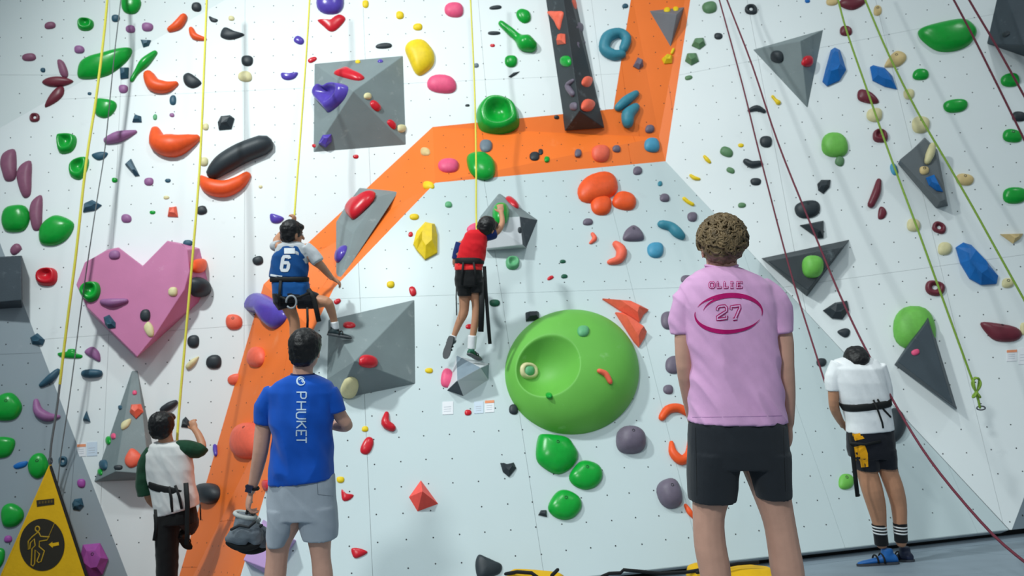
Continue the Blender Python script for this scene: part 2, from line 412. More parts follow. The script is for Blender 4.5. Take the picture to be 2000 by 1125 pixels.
for j in range(NA):
    k = (j + 1) % NA; bm.faces.new((c0, vr[0][j], vr[0][k]))
    for a_, b_ in zip(vr, vr[1:]): bm.faces.new((a_[j], b_[j], b_[k], a_[k]))
for f in bm.faces: surf_add([v.co.copy() for v in f.verts])
bm.faces.new([v for v in vr[-1]][::-1])
o = put('climbing_volume', bm, V_GREEN); tag(o, 'huge light green round volume with a scooped bowl', 'climbing volume', 'volumes on the climbing wall')
for p in o.data.polygons:
    if len(p.vertices) > 4: p.use_smooth = False

# ------------------------------------------------------------------ climbing holds
GROUPWORD = {'lime': 'light green', 'sage': 'green', 'mint': 'green', 'darkgreen': 'green', 'mauve': 'purple', 'plum': 'purple', 'violet': 'purple', 'slate': 'purple grey', 'teal': 'blue', 'aqua': 'blue', 'azure': 'blue', 'tan': 'cream', 'tetra': 'red'}
def base_outline(kind, prm):
    if kind[0] == 'e':
        cx, cy, w, h = prm[:4]; rot = math.radians(prm[4]) if len(prm) > 4 else 0
        n = 22; ex = .82
        rnd = random.Random(int(cx * 31 + cy)); ph = rnd.uniform(0, 6.28); amp = .035
        out = []
        for i in range(n):
            a = 2 * math.pi * i / n
            k = 1 + amp * math.sin(2 * a + ph) + amp * .8 * math.sin(3 * a + 2 * ph)
            u = w / 2 * k * math.copysign(abs(math.cos(a)) ** ex, math.cos(a)); v = h / 2 * k * math.copysign(abs(math.sin(a)) ** ex, math.sin(a))
            out.append((cx + u * math.cos(rot) - v * math.sin(rot), cy + u * math.sin(rot) + v * math.cos(rot)))
        return out
    pts = [(prm[i], prm[i + 1]) for i in range(0, len(prm), 2)]
    if kind[0] == 'p':                          # rounded polygon
        cl = pts[-1:] + pts + pts[:2]; sm = catmull(cl, 4)
        return sm[4:4 + 4 * len(pts)]
    return pts
def hold(kind, color, prm, label):
    """kinds: e ellipse dome, ej ellipse jug with a dent, eo ring, p rounded polygon, pj polygon jug, f facetted polygon, t tube along a spine (x,y,r)"""
    bm = bmesh.new(); flags = kind[1:]
    bolt = 'b' in flags
    if kind[0] == 't':
        sp = [tuple(prm[i:i + 3]) for i in range(0, len(prm), 3)]
        mid = sp[len(sp) // 2]
        loc, n = cast(mid[0], mid[1]); d = (loc - CAM).dot(FWD)
        sp = catmull(sp, 4)
        pts = [on_plane(x, y, loc, n) for x, y, r in sp]; rad = [r * ppm(d) for x, y, r in sp]
        pts = [p + n * r * .3 for p, r in zip(pts, rad)]
        tube(bm, pts, rad, 10, 'round')
        ctr = pts[len(pts) // 2]; apex = ctr + n * rad[len(pts) // 2]
        size = max((a - b).length for a in pts for b in pts)
    else:
        ol = base_outline(kind, prm)
        cx = sum(p[0] for p in ol) / len(ol); cy = sum(p[1] for p in ol) / len(ol)
        loc, n = cast(cx, cy)
        base = [on_plane(x, y, loc, n) for x, y in ol]
        ctr = sum(base, Vector()) / len(base)
        xs = sorted((p - ctr).length for p in base); rmin = xs[max(1, len(xs) // 6)]; size = xs[-1] * 2
        up = UPV - n * UPV.dot(n); up.normalize()
        rnd = random.Random(int(cx * 17 + cy * 3))
        if kind[0] == 'f':
            H = rmin * (.75 if 't' not in flags else 1.1)
            ap = ctr + n * H + up * rmin * .12
            if 't' in flags:                     # single apex
                vs = [bm.verts.new(p - n * .008) for p in base]; va = bm.verts.new(ap)
                for i in range(len(vs)): bm.faces.new((vs[i], vs[(i + 1) % len(vs)], va))
                bm.faces.new(vs[::-1])
            else:
                r1 = [p + n * H * .25 for p in base]
                r2 = [ctr + (p - ctr) * rnd.uniform(.42, .62) + up * rmin * .1 + n * H * rnd.uniform(.85, 1.1) for p in base]
                rings_to(bm, [[p - n * .008 for p in base], r1, r2])
        else:
            H = rmin * (.62 if 'l' not in flags else .35)
            if 'h' in flags: H = rmin * 1.0
            sh = rmin * rnd.uniform(.05, .2)
            rings = [[p - n * .01 for p in base]]
            for t in (.995, .95, .86, .72, .56, .40, .24, .1):
                hh = H * (1 - t ** 2.4) ** (1 / 2.0)
                if 'j' in flags: hh = H * min(1, (1 - t ** 3) * 1.9) - H * .85 * max(0, 1 - (t / .62) ** 2)
                if 'o' in flags: hh = H * .8 * max(-.05, 1 - abs((t - .68) / .34) ** 2.2)
                off = up * (sh * (1 - t) * (1 if 'j' not in flags else 2.2))
                rings.append([ctr + (p - ctr) * t + off + n * hh for p in base])
            vs = rings_to(bm, rings)
            H = max((r[0] - ctr).dot(n) for r in rings)
            ap = ctr + up * sh + n * H
        apex = ap
    o = put('climbing_hold', bm, hmat(color), smooth=kind[0] != 'f')
    tag(o, label, 'climbing hold', GROUPWORD.get(color, color) + ' holds on the climbing wall')
    if bolt:
        b2 = bmesh.new(); up = UPV - n * UPV.dot(n); up.normalize(); r = .013
        c = o.data; best = None
        # seat the bolt in the dome a little above its middle
        q = ctr + up * size * .16
        bv = BVHTree.FromPolygons([o.location + v.co for v in c.vertices], [list(p.vertices) for p in c.polygons])
        hit, hn, _, _ = bv.ray_cast(q + n * 2, -n)
        if hit:
            if hn.dot(n) < 0: hn = -hn
            s = hn.orthogonal().normalized(); t2 = hn.cross(s)
            rings = [[hit + hn * z + (s * math.cos(a) + t2 * math.sin(a)) * rr for a in [k * math.pi / 5 for k in range(10)]] for z, rr in ((-.01, r), (.0015, r), (.003, r * .8), (-.002, r * .55))]
            rings_to(b2, rings); put('bolt', b2, DARK, o, smooth=False)
        else: b2.free()
    return o

HOLDS = '''
e|mauve|98,50,22,14,-5|faded maroon nub closest to the top left corner
ej|green|167,48,32,26|green hollow jug on the shaded upper left facet
p|green|237,10,242,-10,265,-12,276,5,270,22,258,28,243,24|big green hold cut by the top edge at upper left
e|teal|226,36,17,14|tiny navy hold between two upper left green holds
e|plum|255,57,19,15|small plum nub, left one of a pair under the top green hold
e|plum|288,53,22,18|small plum nub, right one of a pair under the top green hold
t|orange|333,58,6,348,50,9,359,34,7|orange sausage hold slanting upward on the shaded upper left facet
e|black|384,14,20,18|black round nub by the top edge, right of the orange sausage hold
t|orange|374,58,5,381,72,7,400,77,4|small orange crescent between the sausage hold and a black cone
p|black|408,32,418,36,426,39,422,44,412,42|small black chip right of the top black nub
e|cream|452,36,12,10|tiny cream nub above the black cone hold
p|black|431,72,433,60,441,54,460,62,478,68,462,76,445,78|black cone-shaped hold with its tip to the right
f|teal|275,78,295,79,291,90,280,93|small blue chip above the bright green squiggle
e|plum|155,97,20,16|small plum nub above the green half moon hold
e|mauve|57,112,28,15,-6|faded maroon oval far left on the upper left facet
e|teal|84,137,10,9|tiny navy dot left of the maroon leaf cluster
p|green|152,150,155,125,172,112,200,104,235,95,257,95,255,112,240,130,215,148,190,154,168,155|very large green half-moon hold at upper left
t|green|258,157,4,268,141,5,284,123,9,303,104,5|thin bright green squiggle right of the half-moon hold
f|teal|235,134,252,133,251,153,236,155|blue block under the right tip of the green half moon
p|mauve|112,118,124,120,133,140,131,152,118,146|top leaf of the maroon leaf cluster
p|maroon|82,161,95,152,120,150,144,159,122,169,96,169|dark maroon horizontal leaf in the leaf cluster
p|maroon|88,210,96,190,112,172,125,170,124,186,110,200|lowest maroon leaf of the cluster, pointing down left
e|plum|241,174,19,16|plum nub below the blue block at upper left
t|orange|292,150,11,303,168,14,325,172,12,343,165,6|upper orange kidney hold beside a black shield hold
p|black|358,150,368,143,382,150,394,163,378,173,362,166|black shield-shaped hold right of the upper orange kidney
e|cream|479,150,28,20|pale cream nub below a black nub, upper left of centre
e|black|483,119,24,20|black nub directly above a pale cream nub
e|teal|175,183,8,6|tiny navy dot above the green round hold
p|green|184,205,190,194,206,194,225,199,228,210,218,225,203,231,187,224|green round hold under the half-moon hold
e|teal|338,196,13,20|upright blue pill under the upper orange kidney
eo|maroon|68,230,20,18|small maroon ring at far left under the leaves
f|teal|259,239,264,224,276,228,277,239|little blue triangle between the green and black holds
e|mint|303,229,8,12|tiny pale green chip left of a tiny plum dot
e|plum|336,225,10,8|tiny plum dot below the blue pill
f|black|426,240,432,228,450,226,458,232,452,252,428,254|black angular hold right of the left yellow strap
e|cream|402,248,12,14|small cream nub touching the strap above the orange kidney
t|plum|212,275,8,235,268,11,264,258,4|long plum pod right of the upper hollow green jug
pj|green|111,268,122,262,146,264,150,280,140,297,116,299|upper green hollow jug left of the strap
t|orange|305,258,10,313,281,19,342,288,23,372,277,14,383,272,9|largest orange kidney hold with its tip raised at left
t|black|420,338,15,440,322,20,475,302,21,515,286,20|big black sausage hold lying over an orange crescent
t|orange|396,352,9,412,366,16,440,371,17,466,360,14,482,345,9|wide orange crescent cupped under the black sausage
e|cream|398,316,18,18|cream nub between the strap and the black sausage
p|mauve|1,318,8,299,29,292,33,322,30,350,12,354,5,338|leftmost of three mauve fin holds
p|mauve|33,342,42,322,61,315,62,350,60,380,48,387,39,372|middle one of three mauve fin holds
p|mauve|58,412,64,392,82,382,83,420,80,447,66,450,60,432|lowest of three mauve fin holds between two green holds
pj|green|136,324,150,311,172,308,172,330,158,351,138,345|lower green hollow jug crossed by the strap
p|green|4,430,10,410,25,402,50,403,59,425,50,448,30,454,10,450|large green hold left of the lowest mauve fin
p|green|77,466,80,445,95,428,115,421,143,434,142,452,128,470,106,480,83,478|large green hold right of the lowest mauve fin
p|teal|179,303,195,297,211,299,204,310,190,313|blue boat-shaped hold right of the strap
f|teal|245,322,257,311,273,343,264,344|blue slanted sliver under the long plum pod
e|green|224,352,11,10|tiny green dot under the slanted blue sliver
e|plum|291,355,18,16|plum button between a green dot and the orange crescent
e|teal|328,353,11,8|tiny navy dot right of the plum button
f|teal|163,415,165,399,181,391,199,401,187,411|blue bow-tie hold at the strap right of the fins
e|cream|325,386,12,7|tiny cream chip above the coral cube
e|plum|247,427,20,17|plum button above the heart
e|green|298,415,12,7|tiny green chip left of the coral cube
f|coral|328,423,331,406,345,404,348,424|coral cube hold above the heart
e|black|394,411,22,17,-15|black nub right of the strap above the heart
e|mauve|31,487,24,18,-40|small maroon lozenge under the big green hold
ej|red|92,541,42,37|red hollow jug left of the heart
e|black|504,509,22,17,-15|black nub left of the blue-vested climber
e|plum|224,498,22,18|plum knob on the left lobe of the heart
pj|green|155,570,165,553,190,551,197,568,190,585,172,590|green hollow jug on the left side of the heart
t|plum|202,590,6,222,592,9,246,588,5|plum bar across the middle of the heart
f|teal|203,620,214,615,226,630,226,640,212,642,206,634|blue chip low on the heart
e|black|284,616,20,24|black nub low on the heart beside a cream nub
p|cream|281,640,290,628,300,640,300,656,290,657|cream nub beside the black nub low on the heart
e|cream|338,570,18,19|cream nub on the right half of the heart
e|orange|388,519,28,28|orange knob on the right lobe of the heart
eh|black|387,561,36,40|big black knob on the right edge of the heart
e|teal|367,475,20,12|dark blue chip on top of the heart's right lobe
f|teal|60,660,74,651,88,664,84,674,64,673|blue knob on the edge of the lower left grey facet
p|green|113,690,130,687,134,682,147,682,150,690,161,694,156,700,120,698|flat green shelf hold crossed by the strap
p|plum|165,688,180,677,194,688,196,706,184,702|plum wedge right of the flat green shelf
t|teal|168,730,8,180,730,9,193,730,8|navy horizontal bar below the plum wedge
t|teal|82,752,5,100,739,8,113,726,6|navy slanted bar at the edge of the lower left grey facet
e|black|378,667,23,26|black button right of the heart's tip
t|cream|369,716,6,378,707,6,387,698,2|cream leaf below the black button
e|black|418,707,30,28|black ball hold left of the orange band
eb|coral|457,629,32,31|coral ball left of the big purple bone hold
e|coral|502,698,30,40,10|pink-topped coral egg on the orange band
e|coral|459,741,28,22,-10|small coral nub on the edge of the orange band
pb|green|-10,785,5,770,25,768,40,784,43,800,30,818,5,822,-12,815|large green hold at the left edge beside a purple crescent
t|plum|71,784,5,76,804,9,94,815,9,114,814,4|purple crescent on the lower left grey facet
f|teal|163,822,170,803,177,824|tiny blue triangle left of the tall grey volume
p|green|-12,860,5,853,28,858,28,875,15,892,-12,892|green hold at the left edge, second up from the yellow barrier
p|blue|26,910,38,903,54,901,50,911,32,916|small blue pod left of the barrier's tip
pb|green|55,905,66,888,84,886,95,905,92,922,74,935,58,925|green hold behind the tip of the yellow barrier
eo|teal|123,901,18,20|blue ring hold right of the barrier's tip
e|violet|159,944,17,17|small magenta nub right of the yellow barrier
f|teal|141,984,146,975,160,973,164,988,156,997,143,995|blue cube hold right of the yellow barrier
p|green|2,1005,8,988,25,983,44,995,46,1012,30,1028,8,1028|green hold just left of the yellow barrier
e|violet|16,1053,16,14|tiny magenta nub left of the yellow barrier
p|green|-14,1075,2,1070,10,1078,6,1100,-8,1112|green hold at the left edge beside the barrier's foot
fb|violet|155,1104,163,1064,196,1061,212,1092,201,1122,178,1132|large magenta facetted hold right of the yellow barrier
e|pink|263,767,9,9|tiny pink dot near the top of the tall grey volume
f|coral|254,806,257,791,276,790,280,804,266,818|coral star hold on the tall grey volume
p|cream|236,834,240,824,256,818,252,832,240,840|cream chip on the tall grey volume
p|coral|244,897,250,884,257,876,267,880,277,893,270,907,256,914,246,908|coral three-lobed hold low on the tall grey volume
e|green|212,860,9,18|green sliver on the left face of the tall grey volume
e|pink|222,852,8,12|tiny pink chip beside the green sliver on the tall volume
e|teal|203,908,15,20|blue chip low on the tall grey volume
e|black|231,913,17,10|black chip low on the tall grey volume
e|green|196,922,9,13|tiny green dot at the lower left tip of the tall volume
e|teal|235,796,7,9|tiny navy dot on the left edge of the tall volume
t|black|320,800,7,332,793,8,342,787,6|black bar just above the green-sleeved boy's head
f|black|354,834,357,820,363,814,370,822,371,836|black block at the green-sleeved boy's raised hand
eh|black|410,964,42,40|black ball beside the green-sleeved boy's waist
t|purple|421,866,4,422,877,5,423,888,4|thin purple bar low on the orange band
eb|coral|487,862,62,72|large coral dome on the orange band behind the blue-shirted man's arm
e|red|522,948,16,22|red knob at the orange band's edge by the blue-shirted man
e|purple|645,6,52,46|purple dome cut by the top edge
p|red|620,40,634,42,648,40,664,29,675,38,658,58,645,62,632,52|red wing hold under the purple dome at the top
e|yellow|714,8,13,15|yellow nub touching the top edge
e|yellow|781,30,15,16|yellow nub, middle one of three near the top
e|yellow|816,53,18,14|yellow nub above the big yellow teardrop
e|pink|887,20,38,28|pink half-round hold near the top edge
e|black|968,15,24,8,-5|thin black sliver by the top, right of the pink hold
e|black|965,65,26,7|lower thin black sliver left of the green dumbbell
e|red|962,89,10,6|tiny red chip under the thin black sliver
e|purple|584,79,21,15,30|small purple oval left of the red wing at the top
e|black|750,90,32,11,-3|flat black bar above the square pyramid volume
e|red|610,117,18,10,-25|small red chip at the pyramid volume's upper left corner
p|purple|549,143,565,144,582,142,576,153,562,157,551,153|purple half-moon left of the square pyramid volume
p|yellow|791,95,803,81,828,80,847,103,846,128,824,147,811,143,799,118|big yellow teardrop hold at the pyramid volume's upper right corner
e|pink|863,165,58,35,3|pink pill-shaped hold right of the square pyramid
pj|green|930,222,944,196,972,190,1003,203,1014,228,1010,250,975,265,940,256|huge green jug on the top edge of the orange band
t|green|979,47,6,996,62,8,1012,76,9,1024,86,17,1034,91,15|green dumbbell-shaped hold near the top
p|green|1008,25,1018,18,1034,24,1036,40,1024,46,1012,38|green teardrop above the dumbbell hold
e|green|998,120,24,24|green ball below the dumbbell hold
e|grey|930,128,10,9|tiny grey nub above the huge green jug
f|black|993,150,1003,142,1015,140,1008,146,998,152|small black chip right of the grey nub near the green ball
e|black|913,206,9,5|tiny black chip left of the huge green jug
p|red|652,144,664,137,676,134,694,143,712,152,700,158,672,152|red bar on the top face of the square pyramid
pj|purple|613,186,624,166,640,170,658,162,680,170,672,195,645,219,634,212|glossy purple heart-shaped hold on the square pyramid
e|yellow|699,121,10,6|tiny yellow chip on top of the square pyramid
e|purple|743,120,11,5|tiny purple chip on top of the square pyramid
e|cream|718,188,15,13|cream nub near the peak of the square pyramid
e|red|733,207,26,14,45|upper red oval on the pyramid's lower right ridge
e|red|765,243,22,12,45|lower red oval on the pyramid's lower right ridge
e|cream|784,251,17,16|cream nub near the pyramid's lower right corner
f|purple|622,280,630,264,647,262,648,276,636,288|purple knob near the pyramid's lower left corner
e|red|613,285,8,7|tiny red dot at the pyramid's lower left corner
e|red|695,306,11,8|tiny red dot just below the square pyramid
e|tan|831,297,19,16|tan nub on the orange band's upper bend
e|grey|949,286,24,24|blue-grey ball on the orange band under the huge green jug
e|pink|876,325,42,24|pink half-round on the orange band
p|green|911,312,920,303,945,302,966,318,965,342,945,350,920,340|green hold on the lower edge of the orange band
e|yellow|837,363,22,16|yellow nub on the lower edge of the orange bend
e|mint|876,400,14,12|small pale green dot below the orange bend
e|yellow|809,424,18,12|yellow chip above the big yellow egg hold
e|red|802,458,9,10|tiny red dot left of the big yellow egg
f|yellow|807,478,813,455,830,436,849,440,854,462,854,495,830,508,814,490|big yellow egg-shaped hold on the central facet
p|purple|528,418,545,421,555,427,545,436,530,434|purple half-moon above the blue-vested climber's head
e|cream|509,365,8,6|tiny cream chip below the black sausage's right end
e|yellow|763,556,15,14|yellow nub above the big grey pyramid
e|red|806,569,13,20,-15|red pill at the big grey pyramid's upper right corner
e|red|659,589,14,10,-30|tiny red hold at the blue-vested climber's knee
p|red|676,412,690,395,710,388,731,375,729,388,712,408,690,427,680,420|red wing hold on the orange band's grey wedge
p|purple|656,510,660,492,677,480,675,495,663,512|purple chip on the orange band's grey wedge
p|purple|467,592,476,577,510,573,540,588,560,606,558,626,537,643,520,632,508,614,480,609|big glossy purple bone hold under the blue-vested climber
e|red|1000,396,34,7,42|thin red sliver on the edge of the white-fronted volume
eh|green|978,420,32,34|green block in the red-shirted climber's grip
e|black|1015,450,8,13|tiny black slot hold on the white-fronted volume
p|pink|912,446,922,438,934,436,936,448,926,458,914,455|pink hold behind the red-shirted climber's shoulder
ej|mint|1001,514,28,25|pale green disc right of the red-shirted climber
e|darkgreen|966,592,20,14|dark green nub beside the red climber's strap
e|red|916,638,13,10|tiny red dot between the red climber's shins
e|red|719,706,36,24,8|red oval at the peak of the big grey pyramid
e|cream|683,757,32,42,20|pale yellow egg on the dark lower face of the big pyramid
e|red|682,636,24,11|red sliver under the blue-vested climber's shoe
e|pink|873,739,24,38,8|pink oval left of the small faceted volume
e|yellow|838,724,16,10|yellow nub between the two grey volumes
t|red|755,809,5,753,827,9,765,836,8|red boomerang hold below the big grey pyramid
e|yellow|713,838,13,11|yellow dot above a red oval
e|red|717,871,22,36,22|red upright oval right of the blue-shirted man
e|yellow|665,937,15,13|yellow dot beside the grey shorts
p|red|667,956,676,964,691,967,682,977,669,977|small red triangle right of the grey shorts
ft|tetra|822,936,858,985,815,1001,797,971|bright red tetrahedron hold on the blank lower wall
f|black|977,905,986,908,1003,904,1008,915,994,932,982,922|black cup hold left of the three green holds
p|red|686,1072,702,1071,718,1078,708,1086,692,1090|red shield hold low on the wall
p|black|928,1104,934,1084,948,1088,966,1096,980,1104,976,1120,955,1128,935,1132|big black boomerang hold near the floor
e|red|914,806,14,11|small red chip between the paper notes
e|black|1003,800,18,20|black nub at the green disc's lower left rim
f|black|1051,1006,1056,997,1067,997,1068,1010|small black cube left of the lowest green hold
e|teal|1221,12,12,9|tiny navy chip left of the orange band's top
t|aqua|1213,108,9,1196,109,11,1180,97,11,1186,75,12,1208,66,10,1223,77,10,1217,97,9|blue C-shaped ring hold beside the orange band
f|slate|1236,130,1245,113,1255,118,1256,130,1247,136|purple-grey cone on the upright orange band
f|yellow|1292,116,1303,106,1313,109,1312,124,1297,125|yellow facetted hold below the small grey triangle
t|yellow|1312,104,3,1315,97,3|yellow stem at the tip of the small grey triangle
t|aqua|1207,211,8,1222,198,10,1241,184,7|upper blue bean on the orange band
t|aqua|1225,240,12,1226,225,13,1240,211,9|lower blue bean on the orange band
e|slate|1269,252,18,16|purple-grey nub below the blue beans
e|azure|1273,284,30,28|light blue ball at the orange band's corner
e|slate|1204,291,16,14|purple-grey nub right of the coral dome on the band
e|slate|1129,299,14,14|purple-grey nub left of the coral dome on the band
e|coral|1173,300,36,32|coral dome in the middle of the orange band
e|black|1044,306,19,17|black nub left of a bright green dot on the band
e|black|1056,297,9,12|tiny black nub leaning on a bigger black nub
e|green|1068,311,11,10|bright green dot on the orange band
e|black|1087,229,10,8|tiny black dot left of the long black volume's foot
e|slate|1245,334,18,16|purple-grey nub just below the orange band
e|yellow|1303,20,13,7|left yellow chip on the small grey triangle
e|yellow|1320,18,11,7|right yellow chip on the small grey triangle
p|coral|1070,23,1086,22,1101,24,1098,44,1094,60,1087,46,1078,34|coral flag hold at the top of the long black volume
f|coral|1090,88,1096,66,1105,67,1106,86|second coral hold on the long black volume's left face
p|coral|1107,2,1118,-4,1124,18,1117,24,1109,12|coral sliver at the top right of the long black volume
e|slate|1127,55,22,22|purple-grey nub high on the long black volume
t|slate|1138,84,5,1124,88,6,1130,103,5|purple-grey hook on the long black volume
e|green|1106,120,22,22|green ball on the long black volume
t|slate|1120,158,4,1110,168,6,1120,184,6|purple-grey curl low on the long black volume
e|slate|1121,208,14,17|purple-grey nub at the long black volume's foot
e|coral|1146,160,20,22,20|upper coral nub on the long black volume's right face
e|coral|1148,206,24,23,20|lower coral nub on the long black volume's right face
e|orange|1167,368,80,54,-14|largest of the three clustered orange balls
e|orange|1174,402,42,36|lowest of the three clustered orange balls
e|orange|1219,394,47,34,15|right one of the three clustered orange balls
e|slate|1298,387,19,16|purple-grey nub right of the orange ball cluster
e|slate|1352,424,20,18|purple-grey nub at the curly-haired man's hair
e|aqua|1289,359,9,10|tiny blue chip above a purple-grey nub
t|yellow|1336,389,4,1343,395,4,1352,400,4|lowest yellow curl left of the curly hair
t|yellow|1349,343,3,1356,348,4,1365,350,3|middle yellow curl at the wall's crease
t|yellow|1376,306,3,1381,312,4,1386,317,3|upper yellow curl right of the wall's crease
e|yellow|1447,284,11,8|tiny yellow chip left of a black ball
e|slate|1148,434,20,13|purple-grey chip below the orange ball cluster
pb|slate|1216,465,1222,450,1236,441,1250,449,1258,465,1250,471,1222,471|purple-grey cone below the orange ball cluster
t|aqua|1292,440,9,1309,445,10,1321,456,11,1329,462,9|blue-green bean left of the curly-haired man
e|azure|1280,489,33,29|light blue ball below the blue-green bean
t|coral|1157,458,4,1161,467,5,1153,475,3|small coral crescent left of the purple-grey cone
t|coral|1203,479,8,1213,492,11,1208,508,9,1191,513,6|larger coral crescent below the purple-grey cone
e|darkgreen|1099,511,12,7|upper one of two dark green chips mid wall
e|darkgreen|1102,540,13,8|lower one of two dark green chips mid wall
e|red|1075,543,14,7,-30|tiny red chip left of the dark green chips
e|sage|1386,15,30,22,-10|topmost sage green rock hold
f|sage|1351,90,1357,77,1374,75,1378,88,1366,97|middle sage green rock hold
f|sage|1338,120,1342,106,1360,105,1365,120,1350,128|lowest sage green rock right of the orange band
e|sage|1345,152,15,9,-15|small sage chip under the sage rocks
eo|black|1467,19,25,20|black ring hold near the top edge
e|black|1403,71,16,13|small black chip beside the sage rocks
t|black|1464,216,4,1478,212,6,1492,218,4|black moustache-shaped hold between the thin ropes
e|sage|1419,297,26,19,20|sage shield hold below the black moustache
t|black|1457,316,6,1468,322,7,1483,320,6|black saddle hold right of the sage shield
e|black|1476,355,22,14|black half-round below the black saddle
e|sage|1427,333,17,11,20|small sage chip under the sage shield
e|sage|1449,401,16,10|lone sage chip above the curly hair's right
e|black|1496,277,25,22|black ball left of the thin red ropes
t|yellow|1509,189,3,1514,195,3,1520,201,5|yellow bone hold below the grey triangle volume
e|slate|1340,546,20,17|purple-grey nub at the pink shirt's left shoulder
e|slate|1306,626,30,36|purple-grey dome beside the pink sleeve
e|slate|1315,713,30,36|purple-grey dome beside the left forearm of the man in pink
e|slate|1305,761,20,18|purple-grey nub above the coral arch
t|orange|1292,816,7,1304,801,9,1324,798,9,1344,808,8|orange arch hold beside the pink shirt's hem
t|orange|1311,866,5,1314,886,9,1330,900,10,1344,888,8,1346,864,4|orange U-shaped hold beside the dark shorts
t|orange|1339,988,4,1346,1000,6,1354,1010,4|small orange crescent beside the knee of the man in pink
f|coral|1176,585,1225,592,1266,607,1257,615,1248,631,1208,606|upper coral wedge at the green disc's rim
f|coral|1201,612,1216,613,1262,650,1258,662,1247,679,1237,668|lower coral wedge at the green disc's rim
f|black|1026,612,1052,611,1053,626,1027,628|black block on the green disc's upper left rim
e|mint|1139,647,24,20|pale green nub high on the green disc
eo|cream|1031,725,38,34|pale ring in the green disc's bowl
eh|mint|1031,726,22,24|pale green can inside the ring in the bowl
t|coral|1170,725,5,1182,731,6,1191,746,5|coral hook on the green disc
e|green|1072,772,13,7|bright green chip at the bowl's lower rim
pb|green|1047,896,1050,856,1062,849,1105,855,1121,872,1129,892,1115,915,1090,927,1064,916|largest of the three green holds under the disc
pb|green|1111,930,1128,905,1146,900,1170,910,1177,930,1165,950,1143,957,1120,948|right one of the three green holds under the disc
pb|green|1070,990,1085,963,1105,957,1130,970,1136,990,1122,1010,1102,1016,1080,1008|lowest of the three green holds under the disc
ehb|slate|1231,861,57,54|big purple-grey ball below the green disc
ehb|slate|1307,965,47,58,-18|big purple-grey egg left of the dark shorts
e|tan|1625,4,24,14|tan nub at the top edge left of a maroon hold
p|maroon|1638,8,1650,-4,1685,-6,1690,6,1670,19,1652,18|maroon hold at the top edge on the right
e|blue|1577,2,10,8|tiny blue chip at the top edge
eb|tan|1714,21,16,20|tan nub right of the top maroon hold
e|maroon|1652,61,24,20|maroon ball on the left green rope
f|blue|1606,160,1611,140,1622,100,1630,95,1640,100,1652,138,1640,158,1615,169|blue upright boot-shaped hold by the grey triangle
f|blue|1699,132,1705,129,1727,134,1742,150,1751,175,1728,170,1704,158|blue leaf hold between the green ropes
pb|tan|1727,130,1738,110,1752,100,1768,106,1769,118,1755,130,1738,132|tan teardrop on the right green rope
p|green|1793,68,1800,56,1850,43,1885,40,1905,55,1906,70,1890,90,1860,101,1830,100,1805,84|largest green hold at upper right
e|green|1798,146,32,22|small green hold right of the blue leaf
e|green|1866,207,50,25,-6|green leaf hold in the middle of the upper right
e|green|1973,157,38,26,-8|green hold between the dark red ropes
eb|green|1977,266,38,26,5|green hold at the right edge on the dark red rope
e|black|1990,228,28,20|black hold at the right edge
p|maroon|1675,180,1684,175,1704,183,1717,200,1700,203,1677,196|maroon shield hold on the left green rope
e|cream|1708,225,30,28|cream ball under the maroon shield
e|cream|1775,184,22,20|cream nub on the right green rope
ej|maroon|1719,266,30,27|maroon hollow hold under the cream ball
eb|cream|1798,244,36,32|large cream disc above the diamond volume
e|lime|1630,284,52,48|light green ball at upper right
e|sage|1640,315,18,20,20|sage chip hanging under the light green ball
t|cream|1811,316,6,1816,302,8,1821,285,6|cream bar on the diamond volume
eb|tan|1805,333,18,17|tan button on the diamond volume
f|blue|1808,348,1824,342,1841,375,1829,373,1814,362|blue chip on the diamond volume
e|azure|1746,331,14,24,-15|blue pill at the diamond volume's left corner
eb|tan|1884,351,36,22,8|tan oval right of the diamond volume
e|green|1982,382,50,31|green hold at the right edge, lowest of its colour
t|maroon|1716,354,5,1711,377,8,1701,400,7|long maroon fin left of the diamond volume
p|maroon|1717,406,1726,405,1732,416,1726,427,1715,427|small maroon half-moon below the maroon fin
f|black|1596,360,1604,352,1622,352,1620,366,1608,379,1598,372|black knob above a black egg
eb|black|1577,409,52,33,-9|black egg-shaped hold on the red rope
f|black|1562,441,1608,432,1608,465,1597,466|black triangular hold above the black triangle volume
eh|lime|1587,521,44,42|green ball on the black triangle volume
e|cream|1784,440,26,26|cream nub on the left green rope
eo|maroon|1834,445,28,23,20|maroon ring right of the left green rope
e|cream|1845,486,28,25|cream ball beside the large blue hold
f|blue|1866,484,1880,475,1896,480,1932,520,1948,540,1945,555,1915,557,1893,545,1875,515|large long blue hold at right
fb|tan|1953,458,1998,457,1992,466,1978,476|tan shelf hold at the right edge
eb|cream|1968,553,24,19|cream nub below the large blue hold
eo|maroon|1826,563,38,31,10|large maroon ring on the left green rope
pb|maroon|1915,630,1950,632,1985,640,1996,655,1980,667,1945,666,1925,650|large maroon half-moon at right
e|cream|1999,642,14,24|cream nub at the right edge touching the maroon half-moon
f|black|1607,607,1630,592,1654,588,1658,606,1645,624,1624,622|black jagged rock hold on the red rope
p|black|1635,648,1650,641,1660,645,1658,656,1648,659|small black chip above the bending boy
e|black|1604,708,20,16|black chip left of the bending boy
e|pink|1788,688,16,12,-20|tiny red chip on the charcoal triangle
e|black|1518,111,26,24|black knob on the grey triangle volume
e|red|1577,120,20,22|red knob on the grey triangle volume
e|black|1965,67,16,10,-20|black chip on the corner volume
eb|lime|1652,941,30,30|light green ball left of the bending boy's knees
p|black|1735,810,1745,797,1760,806,1769,830,1760,854,1742,866,1734,850|large black hold behind the bending boy's hip
'''
SEEN = set()
